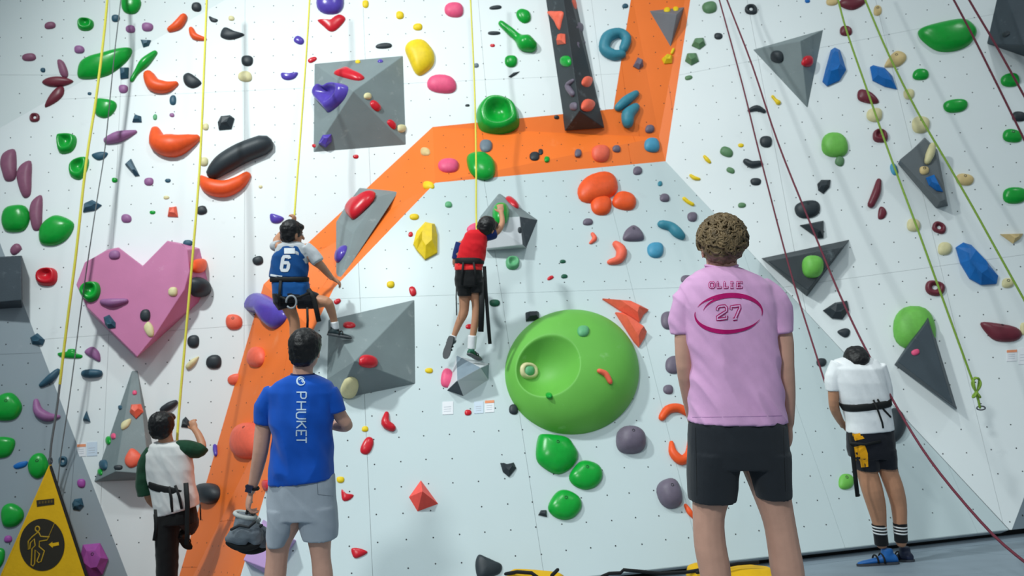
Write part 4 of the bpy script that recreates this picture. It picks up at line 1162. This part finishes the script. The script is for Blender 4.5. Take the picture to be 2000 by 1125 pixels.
hair_cap('hair', *hc, .215, HAIR_BLACK, man, .007, .008, .10, .26, .46, .50, True, 26)
f = Fig(d)
f.loft([(862, 305, 347, .05), (868, 294, 362, .075), (885, 287, 371, .09), (915, 287, 375, .1), (945, 293, 378, .1), (970, 298, 386, .105), (990, 303, 388, .105, 0, -4), (998, 305, 380, .1, 0, -10)], 32)
WHT = cloth('white_tee_cloth', (222, 222, 220)); GRN = cloth('dark_green_sleeve_cloth', (22, 66, 44))
sh = f.done('shirt', WHT, man, .0065, 4, .009, (1.1, .5, .6, .3), 9)
f = Fig(d); f.limb([(300, 880, 15), (287, 905, 16.5), (282, 940, 16), (284, 967, 15)], 'flat'); f.done('sleeve', GRN, sh, .0065, 3, .005, None, 10)
f = Fig(d); f.limb([(345, 870, 11), (366, 875, 16), (386, 880, 15.5, .03), (396, 872, 13, .06)], 'flat'); f.done('sleeve', GRN, sh, .0065, 3, .005, None, 10)
f = Fig(d)
f.loft([(985, 303, 380, .09), (1005, 303, 384, .1), (1020, 305, 384, .1)], 24)
f.loft([(1005, 304, 350, .095), (1060, 306, 347, .085), (1125, 308, 345, .075), (1185, 310, 343, .07)], 22)
f.limb([(362, 1008, 19), (370, 1020, 18, .1), (368, 1034, 15, .16)], 'flat')
f.done('trousers', cloth('black_trouser_cloth', (15, 16, 18)), man, .0065, 3, .004, None, 9)
BLK = mat('black_webbing', (16, 18, 19), .7, .1, 60)
hs = bmesh.new(); hs.free()
hn = belt([(943, 292, 379, .106, 0, 9), (946, 291, 380, .11, 0, 9), (955, 292, 381, .11, 0, 9), (958, 293, 380, .106, 0, 9)], d, 'harness', man, BLK)
for pts, wd in (([(330, 950, -.11), (334, 972, -.115), (336, 1000, -.11)], .011), ([(342, 948, -.11), (350, 970, -.115), (355, 994, -.11)], .011), ([(363, 943, -.108), (366, 985, -.115), (366, 1040, -.11), (365, 1064, -.10)], .020),
                ([(304, 995, -.09), (305, 1030, -.09), (301, 1056, -.09)], .014), ([(391, 985, -.02), (392, 1016, -.02)], .006)):
    strap(pts, d, wd, 'harness_strap', hn, BLK)
foot(f, P(360, 1046, d + .08), DOWN * .5 + PURE, ZUP, .23, mat('black_shoe', (28, 30, 32), .5), BLACK, man)
foot(f, P(326, 1187, d), PURE, ZUP, .23, mat('black_shoe', (28, 30, 32), .5), BLACK, man, True)

# ---------- climber in the blue vest
d = 6.38
man = empty('person', P(575, 690, d)); tag(man, 'young climber in a blue numbered vest perched over the purple hold', 'person', 'people at the climbing wall')
f = Fig(d); hc = head_shapes(f, 571, 457, .205, (PURE + RGT * .9 - UPV * .25).normalized(), UPV + RGT * .1)
f.limb([(571, 465, 9), (568, 485, 11)])
f.loft([(482, 548, 592, .06), (510, 540, 595, .075), (560, 540, 598, .08)])
f.limb([(545, 482, 10), (541, 470, 8, .12), (556, 452, 7, .25), (573, 437, 5.5, .24)])
hand(f, P(573, 440, d + .24), UPV + RGT * .1, PURE * .4 + LEFT, RGT, .15, .9)
f.limb([(598, 487, 12), (614, 508, 10), (626, 518, 8.5, .08), (640, 534, 6.5, .22), (648, 543, 5, .34)])
hand(f, P(647, 542, d + .34), RGT - UPV * .55 + PURE * .3, -UPV + PURE * .5, UPV, .15, .5)
f.limb([(558, 580, 19), (566, 605, 13), (575, 628, 10.5), (576, 660, 10), (577, 690, 7)])
f.limb([(588, 578, 18), (615, 588, 14), (638, 590, 10.5, -.02), (646, 604, 9, 0), (652, 625, 7, .03), (655, 640, 6.5, .04)])
f.done('body', SKIN2, man, .006, 4); eyes(*hc, .205, man)
hair_cap('hair', *hc, .205, HAIR_BLACK, man, .006, .006, .10, .26, .41, .46, True, 28)
f = Fig(d)
f.loft([(472, 556, 586, .05), (478, 543, 598, .07), (495, 536, 603, .083), (540, 532, 600, .083)], 28)
f.limb([(545, 480, 11), (536, 481, 10, .06)], 'flat'); f.limb([(595, 484, 14), (610, 497, 13.5), (622, 512, 12.5)], 'flat')
f.done('undershirt', cloth('pale_grey_tee_cloth', (188, 192, 196)), man, .0065, 3, .004, None, 10)
f = Fig(d)
f.loft([(476, 560, 586, .055), (482, 548, 594, .075), (500, 533, 600, .092), (520, 529, 602, .096), (542, 527, 600, .097)], 30)
VEST = cloth('blue_vest_cloth', (10, 74, 136)); WPR = cloth('white_print', (232, 236, 240))
sh = f.done('vest', VEST, man, .0065, 3, .006, (1.1, .5, .6, .3), 10, KEEP); bv = KEEP[-1]
print_on(bv, glyph('6', lambda u, v: (549 + u * 13 + v * 4, 528 - v * 27), 6.5), WPR, 'number_print', sh, .004, 3)
print_on(bv, [[(555, 490, 11), (576, 490, 11)]], WPR, 'name_patch', sh, .004, 3)
print_on(bv, [[(528, 537, 4), (545, 540, 4), (560, 541, 3)]], WPR, 'hem_stripe', sh, .004, 3)
f = Fig(d)
f.loft([(540, 531, 600, .088), (560, 533, 604, .1), (580, 534, 606, .1)], 26)
f.done('shorts_top', cloth('blue_shorts_cloth', (14, 82, 148)), man, .0065, 3, .004, None, 10)
f = Fig(d)
f.loft([(572, 533, 606, .098), (590, 535, 607, .1)], 26)
f.limb([(556, 585, 23), (561, 602, 17)], 'flat'); f.limb([(586, 582, 22), (608, 586, 18), (619, 588, 15.5)], 'flat')
f.done('shorts', cloth('black_patterned_shorts', (24, 27, 34), var=.5), man, .0065, 3, .005, None, 12)
hn = belt([(541, 529, 602, .098), (543, 528, 603, .103), (549, 528, 603, .103), (551, 529, 602, .098)], d, 'harness', man, BLK)
for pts, wd in (([(548, 548, -.105), (546, 575, -.11), (545, 598, -.10)], .012), ([(602, 565, -.09), (612, 580, -.10), (618, 605, -.09), (623, 628, -.08)], .020), ([(600, 600, -.08), (601, 625, -.08), (600, 645, -.08)], .010),
                ([(538, 575, -.105), (560, 586, -.115), (585, 580, -.115), (605, 572, -.10)], .010)):
    strap(pts, d, wd, 'harness_strap', hn, BLK)
b = bmesh.new(); q = P(569, 590, d - .125); tube(b, [q + RGT * .04 * math.cos(a) + UPV * .05 * math.sin(a) for a in [k * math.pi / 8 for k in range(10, 25)]], .008, 6, 'round'); put('carabiner', b, mat('brushed_steel', (150, 156, 162), .3), hn)
f = Fig(d); f.limb([(653, 628, 8, .03), (655, 643, 8, .04)], 'flat'); f.done('sock', cloth('white_sock', (226, 228, 230)), man, .006, 2)
foot(f, P(656, 645, d + .04), RGT + PURE * .45 - UPV * .1, ZUP, .21, mat('dark_green_shoe', (40, 56, 60), .5), mat('grey_sole', (96, 98, 100), .6), man)
foot(f, P(577, 690, d), PURE, ZUP, .21, mat('dark_green_shoe', (40, 56, 60), .5), mat('grey_sole', (96, 98, 100), .6), man)

# ---------- climber in the red shirt
d = 6.62
man = empty('person', P(915, 690, d)); tag(man, 'young climber in a red shirt reaching up to the white-fronted volume', 'person', 'people at the climbing wall')
f = Fig(d); hc = head_shapes(f, 951, 447, .195, (PURE + RGT * .5 + UPV * .1).normalized(), UPV + RGT * .35)
f.limb([(944, 455, 9), (935, 468, 11)])
f.loft([(462, 908, 948, .06), (500, 898, 943, .075), (540, 895, 938, .08)])
f.limb([(945, 462, 10), (962, 457, 8, .02), (974, 449, 6.5, .05), (981, 434, 5.5, .12), (979, 415, 4.8, .19)])
hand(f, P(979, 416, d + .19), UPV - RGT * .15 + PURE * .35, PURE, LEFT, .15, .75)
f.limb([(900, 480, 10), (892, 505, 8), (890, 515, 6, .08), (897, 505, 5, .22)])
hand(f, P(897, 506, d + .22), UPV * .5 + PURE, DOWN, RGT, .14, .6)
f.limb([(907, 560, 14), (907, 590, 10.5), (905, 612, 9.5), (896, 632, 7.5), (887, 655, 5.5), (882, 668, 5)])
f.limb([(930, 560, 14), (930, 590, 9.5), (930, 612, 8.5), (927, 635, 7.5), (923, 660, 6), (922, 678, 5.5)])
f.done('body', SKIN2, man, .006, 4); eyes(*hc, .195, man)
hair_cap('hair', *hc, .195, HAIR_BLACK, man, .006, .006, .08, .22, .40, .44, True, 28)
f = Fig(d)
f.loft([(449, 918, 950, .055), (456, 908, 953, .075), (475, 899, 951, .09), (500, 893, 948, .095), (522, 889, 942, .095)], 30)
REDC = cloth('red_shirt_cloth', (214, 24, 36))
sh = f.done('shirt', REDC, man, .0065, 3, .007, (1, .8, .6, -.4), 11)
f = Fig(d); f.limb([(942, 459, 12.5), (955, 458, 12.5), (966, 455, 11.5, .02)], 'flat'); f.done('sleeve', cloth('navy_sleeve_cloth', (18, 40, 100)), sh, .006, 3, .003, None, 10)
f = Fig(d); f.limb([(901, 475, 11), (894, 495, 10), (891, 507, 9)], 'flat'); f.done('sleeve', cloth('navy_sleeve_cloth', (18, 40, 100)), sh, .006, 3, .003, None, 10)
f = Fig(d); f.loft([(515, 889, 941, .092), (522, 888, 942, .098), (528, 888, 942, .096)], 26); f.done('shirt_tail', cloth('bright_red_cloth', (236, 52, 50)), sh, .006, 2, .003, None, 12)
f = Fig(d)
f.loft([(522, 890, 940, .09), (545, 888, 944, .1), (560, 890, 945, .1)], 26)
f.loft([(550, 890, 920, .09), (578, 894, 921, .08)], 20); f.loft([(550, 916, 946, .09), (572, 918, 946, .08)], 20)
f.done('shorts', cloth('black_shorts_cloth', (18, 20, 22)), man, .0065, 3, .004, None, 12)
hn = belt([(504, 890, 945, .098), (506, 889, 946, .104), (514, 889, 946, .104), (516, 890, 945, .1)], d, 'harness', man, BLK)
for pts, wd in (([(905, 512, -.105), (903, 530, -.105), (902, 555, -.1)], .009), ([(925, 512, -.105), (928, 530, -.105), (930, 555, -.1)], .009), ([(940, 545, -.06), (941, 600, -.06), (939, 648, -.06)], .024),
                ([(946, 520, -.03), (949, 570, -.03), (953, 625, -.03), (957, 672, -.03)], .015), ([(892, 540, -.05), (891, 580, -.05), (892, 616, -.05)], .005)):
    strap(pts, d, wd, 'harness_strap', hn, BLK)
f = Fig(d); f.limb([(886, 655, 7), (881, 671, 7)], 'flat'); f.done('sock', cloth('white_sock', (226, 228, 230)), man, .006, 2)
f = Fig(d); f.limb([(923, 655, 9), (921, 682, 8.5)], 'flat'); f.done('sock', cloth('white_sock', (226, 228, 230)), man, .006, 2)
foot(f, P(882, 670, d), -UPV - RGT * .3 + PURE * .1, PURE + RGT * .25, .21, mat('dark_green_shoe', (40, 56, 60), .5), mat('grey_sole', (120, 122, 124), .6), man)
foot(f, P(923, 686, d), RGT * .75 + PURE - UPV * .25, ZUP, .19, mat('green_black_shoe', (22, 84, 62), .5, .5, 18), mat('grey_sole', (120, 122, 124), .6), man)

# ---------- boy bending forward at the right
d = 5.75
man = empty('person', floor_at(1718, 1093)); tag(man, 'boy in a plain white shirt bending over his harness at the wall\'s foot', 'person', 'people at the climbing wall')
f = Fig(d); hc = head_shapes(f, 1675, 708, .215, (PURE * .6 - UPV * 1 + RGT * .25).normalized(), PURE + UPV * .7)
f.limb([(1676, 706, 14, .02), (1676, 722, 15, -.02)])
f.loft([(715, 1640, 1712, .08), (760, 1645, 1725, .09), (840, 1660, 1740, .1), (865, 1662, 1742, .1)])
f.limb([(1632, 725, 15), (1628, 770, 10.5), (1630, 797, 9.5, .03), (1639, 818, 7.5, .12), (1645, 828, 6, .18)])
hand(f, P(1644, 827, d + .17), RGT - UPV * .35 + PURE * .8, -UPV + RGT, UPV, .16, .7)
f.limb([(1720, 735, 14), (1730, 775, 9.5), (1732, 792, 8.5, .05), (1722, 812, 7, .2), (1710, 822, 6, .26)])
hand(f, P(1712, 820, d + .26), LEFT + PURE * .5, -UPV, UPV, .16, .7)
f.limb([(1684, 870, 26), (1692, 915, 20), (1703, 955, 20, -.01), (1712, 990, 17.5), (1718, 1025, 13), (1722, 1060, 12)])
f.limb([(1722, 870, 25), (1732, 912, 18), (1746, 950, 17, -.01), (1755, 985, 15), (1758, 1025, 12.5), (1760, 1058, 11)])
f.done('body', SKIN2, man, .006, 4); eyes(*hc, .215, man)
hair_cap('hair', *hc, .215, HAIR_BLACK, man, .006, .006, .08, .24, .42, .47, True, 26)
f = Fig(d)
f.loft([(698, 1646, 1700, .05, .03), (703, 1632, 1712, .08, .02), (718, 1624, 1722, .11), (745, 1628, 1728, .125), (775, 1638, 1733, .125), (800, 1649, 1736, .115), (825, 1654, 1741, .115), (841, 1656, 1743, .115, 0, -4)], 34)
f.limb([(1640, 712, 18), (1628, 735, 16), (1628, 763, 13.5)], 'flat'); f.limb([(1712, 715, 17), (1724, 745, 15), (1731, 779, 12)], 'flat')
sh = f.done('shirt', cloth('white_cotton_cloth', (236, 238, 240)), man, .0065, 4, .007, (1.2, .5, .5, .4), 8)
f = Fig(d)
f.loft([(832, 1658, 1741, .105), (850, 1656, 1744, .115), (880, 1657, 1746, .115), (892, 1659, 1747, .11)], 28)
f.loft([(875, 1658, 1712, .105), (917, 1672, 1715, .09)], 22, .85); f.loft([(875, 1700, 1747, .105), (913, 1712, 1749, .09)], 22, .85)
so = f.done('shorts', cloth('navy_black_shorts', (20, 23, 32)), man, .0065, 3, .004, None, 9, KEEP)
YEL = cloth('golden_panel_cloth', (226, 158, 14))
print_on(KEEP[-1], [[(1676, 843, 8), (1672, 852, 22), (1674, 860, 30)]], YEL, 'side_panel', so, .004, 2)
print_on(KEEP[-1], [[(1677, 871, 24), (1681, 888, 28), (1684, 915, 24)]], YEL, 'side_panel', so, .004, 2)
hn = belt([(782, 1642, 1736, .125, 0, -6), (785, 1641, 1737, .131, 0, -6), (793, 1646, 1738, .129, 0, -6), (796, 1648, 1737, .122, 0, -6)], d, 'harness', man, BLK)
for pts, wd in (([(1706, 781, -.135), (1716, 805, -.13), (1723, 825, -.125), (1725, 836, -.12)], .007), ([(1714, 780, -.13), (1726, 800, -.115), (1740, 815, -.09)], .007), ([(1660, 845, -.10), (1666, 890, -.11), (1671, 935, -.10), (1675, 970, -.10)], .016),
                ([(1746, 880, -.02), (1752, 920, -.02), (1757, 945, -.02)], .010), ([(1660, 866, -.115), (1690, 868, -.12), (1720, 862, -.12)], .010)):
    strap(pts, d, wd, 'harness_strap', hn, BLK)
for pts in ([(1716, 1022, 13.8), (1719, 1040, 13.2), (1722, 1064, 13)], [(1757.5, 1020, 13.2), (1759, 1040, 12.6), (1760, 1058, 12.4)]):
    f = Fig(d); f.limb(pts, 'flat'); sk = f.done('sock', cloth('black_sock', (22, 23, 26)), man, .006, 2)
    for yy in (1028, 1034, 1040):
        b = bmesh.new(); t = (yy - pts[0][1]) / (pts[2][1] - pts[0][1]); x = pts[0][0] + (pts[2][0] - pts[0][0]) * t; c = P(x, yy, d); r = (pts[0][2] + (pts[2][2] - pts[0][2]) * t) * ppm(d) + .001
        rings_to(b, [[c + RGT * r * math.cos(a) + FWD * r * math.sin(a) + UPV * z for a in [k * math.pi / 12 for k in range(24)]] for z in (-.005, .005)]); put('white_stripe', b, cloth('white_stripe', (232, 232, 232)), sk)
BSH = mat('blue_climbing_shoe', (24, 96, 168), .5, .1, 25); 
foot(f, P(1724, 1074, d), LEFT * 1.0 + PURE * .35, ZUP, .30, BSH, mat('dark_rubber_sole', (60, 64, 72), .7), man, True)
foot(f, P(1761, 1066, d + .1), LEFT * .25 + PURE, ZUP, .28, mat('navy_climbing_shoe', (24, 34, 62), .5), mat('dark_rubber_sole', (60, 64, 72), .7), man, True)

# ------------------------------------------------------------------ ropes and webbing
def rope(label, pts, m, r, gap=.35, name='climbing_rope', flat=None, k=4):
    """pts: (x, y) or (x, y, depth); without a depth the rope hangs `gap` metres in front of the wall"""
    w = []
    q = [(p[0], p[1], p[2] if len(p) > 2 else (cast(p[0], max(p[1], -250))[0] - CAM).dot(FWD) - gap) for p in pts]
    ds = [s[2] for s in q]
    ln = catmull(q, k)
    b = bmesh.new(); tube(b, [P(*s) for s in ln], r, 8, 'round', flat)
    o = put(name, b, m); tag(o, label, 'rope', 'ropes hanging on the wall'); return o
YWEB = mat('yellow_webbing', (222, 214, 84), .7, .06, 60, wave=((200, 190, 60), 40, 'Z', .8))
GROPE = mat('green_rope', (150, 182, 70), .7, .1, 60, wave=((92, 130, 40), 60, 'Z', .6))
RROPE = mat('dark_red_rope', (132, 44, 62), .7, .1, 60, wave=((60, 30, 44), 55, 'Z', .55))
KROPE = mat('grey_rope', (120, 126, 128), .7, .1, 60, wave=((80, 86, 88), 50, 'Z', .55))
rope('yellow webbing strap at far left running down to the yellow barrier', [(214, -60, 8.0), (205, 50, 7.8), (188, 190, 7.6), (168, 320, 7.4), (148, 500, 7.2), (130, 640, 7.1), (117, 750, 7.02)], YWEB, .012, name='webbing_strap')
rope('twisted grey rope joining the far left strap to the yellow barrier', [(117, 748, 7.02), (112, 790, 7.0), (106, 830, 6.98), (100, 868, 6.96), (97, 905, 6.95)], KROPE, .010)
rope('thin grey line running beside the far left strap', [(236, 0, 8.1), (222, 120, 7.9), (205, 290, 7.7), (188, 400, 7.5), (160, 590, 7.3), (138, 760, 7.1), (120, 880, 7.05), (112, 950, 7.0)], KROPE, .005)
rope('yellow webbing strap crossing the heart down to the green-sleeved boy', [(406, -60, 7.9), (400, 100, 7.6), (391, 310, 7.2), (378, 480, 6.9), (364, 640, 6.7), (350, 800, 6.45), (346, 860, 6.32)], YWEB, .011, name='webbing_strap')
rope('yellow webbing strap rising from the blue-vested climber', [(608, -60, 8.0), (600, 80, 7.7), (588, 250, 7.4), (578, 380, 6.85), (574, 434, 6.63)], YWEB, .009, name='webbing_strap')
rope('yellow webbing strap rising from the red-shirted climber', [(916, -60, 8.2), (922, 60, 8.05), (926, 150, 7.85), (929, 250, 7.5), (930, 340, 7.1), (930, 410, 6.9), (931, 450, 6.78)], YWEB, .008, name='webbing_strap')
rope('thin dark red rope ending left of the bending boy', [(1388, -60, 8.2), (1405, 0, 8.1), (1450, 165, 7.6), (1482, 295, 7.25), (1530, 480, 6.9), (1560, 585, 6.6), (1590, 680, 6.3), (1611, 747, 6.1)], RROPE, .0075)
rope('dark red rope running past the bending boy to the lower right corner', [(1400, -60, 8.2), (1420, 0, 8.1), (1470, 130, 7.6), (1520, 280, 7.2), (1580, 430, 6.8), (1640, 575, 6.4), (1695, 690, 6.0), (1769, 825, 5.5), (1837, 926, 5.1), (1939, 1044, 4.6), (2020, 1112, 4.3)], RROPE, .0085)
rope('left green rope tied off with a knot low on the right wall', [(1622, -60, 7.9), (1637, 0, 7.75), (1655, 65, 7.6), (1695, 180, 7.4), (1737, 300, 7.15), (1795, 455, 6.85), (1840, 580, 6.7), (1880, 690, 6.6), (1900, 745, 6.57)], GROPE, .009)
rope('right green rope running off the right edge', [(1665, -60, 7.9), (1692, 5, 7.75), (1735, 105, 7.5), (1790, 215, 7.3), (1850, 318, 7.1), (1900, 405, 6.95), (1950, 495, 6.8), (2010, 603, 6.65)], GROPE, .009)
rope('left one of two dark red ropes in the top right corner', [(1830, -60, 7.6), (1863, 0, 7.5), (1900, 70, 7.35), (1945, 160, 7.2), (2010, 292, 7.0)], RROPE, .009)
rope('right one of two dark red ropes in the top right corner', [(1862, -60, 7.4), (1893, 0, 7.3), (1945, 88, 7.1), (2010, 205, 6.9)], RROPE, .009)
kn = bmesh.new(); c = P(1907, 757, 6.55)
kt = empty('rope_knot', c); tag(kt, 'green rope knot clipped to the right wall', 'knot')
tube(kn, [c + RGT * .028 * math.sin(3 * t) + UPV * (.08 * math.cos(2 * t)) + FWD * .014 * math.cos(5 * t) for t in [k * 2 * math.pi / 60 for k in range(61)]], .009, 8, 'round'); put('knot_loop', kn, GROPE, kt)
kn = bmesh.new(); tube(kn, [P(x, y, 6.55) for x, y in ((1906, 766), (1911, 782), (1914, 796))], .010, 8, 'round'); put('rope_tail', kn, GROPE, kt)
kn = bmesh.new(); q = P(1916, 797, 6.56); tube(kn, [q + (RGT * .035 * math.cos(a) + UPV * .016 * math.sin(a)) for a in [k * math.pi / 8 for k in range(17)]], .006, 6); put('carabiner', kn, mat('dark_steel', (70, 76, 82), .35), kt)

# ------------------------------------------------------------------ yellow barriers
YB = mat('yellow_barrier_tarp', (222, 172, 12), .6, .06, 8, .2, 40, .3); BPR = mat('black_barrier_print', (38, 32, 20), .6, .08, 20)
YLINE = mat('yellow_barrier_print', (176, 140, 24), .6)
a0 = P(97, 910, 6.94); l0 = floor_at(-45, 1232); r0 = floor_at(196, 1212)
l0 = CAM + (l0 - CAM) * 1.0
n = (l0 - a0).cross(r0 - a0).normalized(); n = n if n.dot(CAM - a0) > 0 else -n
br = empty('barrier', (l0 + r0) / 2); tag(br, 'yellow triangular barrier with a round black climber pictogram', 'barrier', 'yellow barriers')
b = bmesh.new(); rings_to(b, [[p - n * .02 for p in (a0, r0, l0)], [p for p in (a0, r0, l0)]]); put('tarp', b, YB, br, smooth=False)
def bp(x, y, h=.004): return on_plane(x, y, a0, n, h)
for q in ((a0, r0), (a0, l0)):
    b = bmesh.new(); tube(b, [q[0] - n * .01, q[1] - n * .01], .013, 8, 'round'); put('edge_binding', b, BLACK if q[1] is r0 else YB, br)
b = bmesh.new(); rings_to(b, [[bp(82 + 44 * math.cos(a), 1064 + 51 * math.sin(a), h) for a in [k * math.pi / 24 for k in range(48)]] for h in (.001, .004)]); ds = put('pictogram_disc', b, BPR, br, smooth=False)
def line_on(st, wd, name, par, m, h=.006):
    b = bmesh.new()
    for s in st: tube(b, [bp(x, y, h) for x, y in s], wd, 6, 'round', (n, .4))
    return put(name, b, m, par)
z = lambda x, y: (x / 4.7875, 890 + y / 4.7875)
man_line = [(350, 720), (300, 760), (265, 800), (262, 880), (280, 870), (285, 815), (320, 780), (330, 840), (300, 870), (290, 1020), (310, 1035), (325, 1010), (330, 880), (370, 920), (345, 985), (360, 1000), (385, 990), (415, 890), (365, 850), (370, 800), (440, 790), (462, 760), (380, 755), (360, 715)]
line_on([[z(*p) for p in man_line]], .006, 'climber_outline', ds, YLINE)
line_on([[z(350 + 20 * math.cos(a), 685 + 24 * math.sin(a)) for a in [k * math.pi / 8 for k in range(17)]]], .006, 'head_outline', ds, YLINE)
line_on([[z(440, 790), z(510, 630)]], .003, 'rope_line', ds, YLINE)
b = bmesh.new(); rings_to(b, [[bp(*z(x, y), h) for x, y in ((455, 830), (490, 805), (490, 818), (548, 808), (552, 838), (495, 848), (492, 862))] for h in (.004, .007)]); put('arrow', b, YB, ds, smooth=False)
b = bmesh.new(); rings_to(b, [[bp(*z(x, y), h) for x, y in ((340, 418), (505, 400), (507, 455), (345, 477))] for h in (.001, .004)]); lb = put('name_plate', b, BPR, br, smooth=False)
for k in range(5):
    b = bmesh.new(); x = 362 + k * 28; rings_to(b, [[bp(*z(xx, yy), h) for xx, yy in ((x, 428 - k * 3), (x + 18, 426 - k * 3), (x + 18, 450 - k * 3), (x, 452 - k * 3))] for h in (.004, .006)]); put('worn_letter', b, mat('worn_print', (92, 74, 24), .6), lb, smooth=False)
b = bmesh.new(); tube(b, [a0 - n * .01 + UPV * .045 + RGT * .015 * math.cos(t) + UPV * .03 * math.sin(t) for t in [k * math.pi / 8 for k in range(17)]], .006, 6); put('top_ring', b, mat('dark_steel', (70, 76, 82), .35), br)
# folded barriers lying against the wall's foot
def folded(label, x0, x1, ytop, dd, extra):
    base = floor_at((x0 + x1) / 2, ytop + 42)
    e = empty('folded_barrier', base); tag(e, label, 'barrier', 'yellow barriers')
    f = Fig(dd); yc = ytop + 22
    f.loft([(ytop + 1, x0 + 10, x1 - 8, .05, 0, 4), (ytop + 10, x0, x1, .12, 0, 4), (ytop + 28, x0 - 2, x1 + 2, .16, 0, 3), (ytop + 40, x0 + 3, x1, .15, 0, 2)], 28, .6)
    f.done('folded_tarp', YB, e, .009, 3, .008, None, 9)
    for pts in extra:
        b = bmesh.new(); tube(b, [P(x, y, dd - .13 + q) for x, y, q in pts], .013, 8, 'round', (FWD, .5)); put('strap', b, BLACK, e)
    return e
folded('folded yellow barrier with black straps on the floor left of centre', 992, 1104, 1117, 5.45, [[(988, 1121, .1), (1010, 1117, .05), (1038, 1119, 0), (1050, 1128, 0)], [(1078, 1124, .02), (1084, 1118, .02), (1089, 1113, .06)]])
fb = folded('folded yellow barrier with black straps behind the man in pink', 1345, 1512, 1104, 5.75, [[(1362, 1118, 0), (1395, 1110, 0), (1440, 1101, .06), (1480, 1098, .1)], [(1176, 1126, .1), (1190, 1120, .1), (1212, 1119, .1), (1218, 1113, .1), (1240, 1115, .1), (1290, 1120, .1), (1345, 1117, .06), (1372, 1112, .02)]])
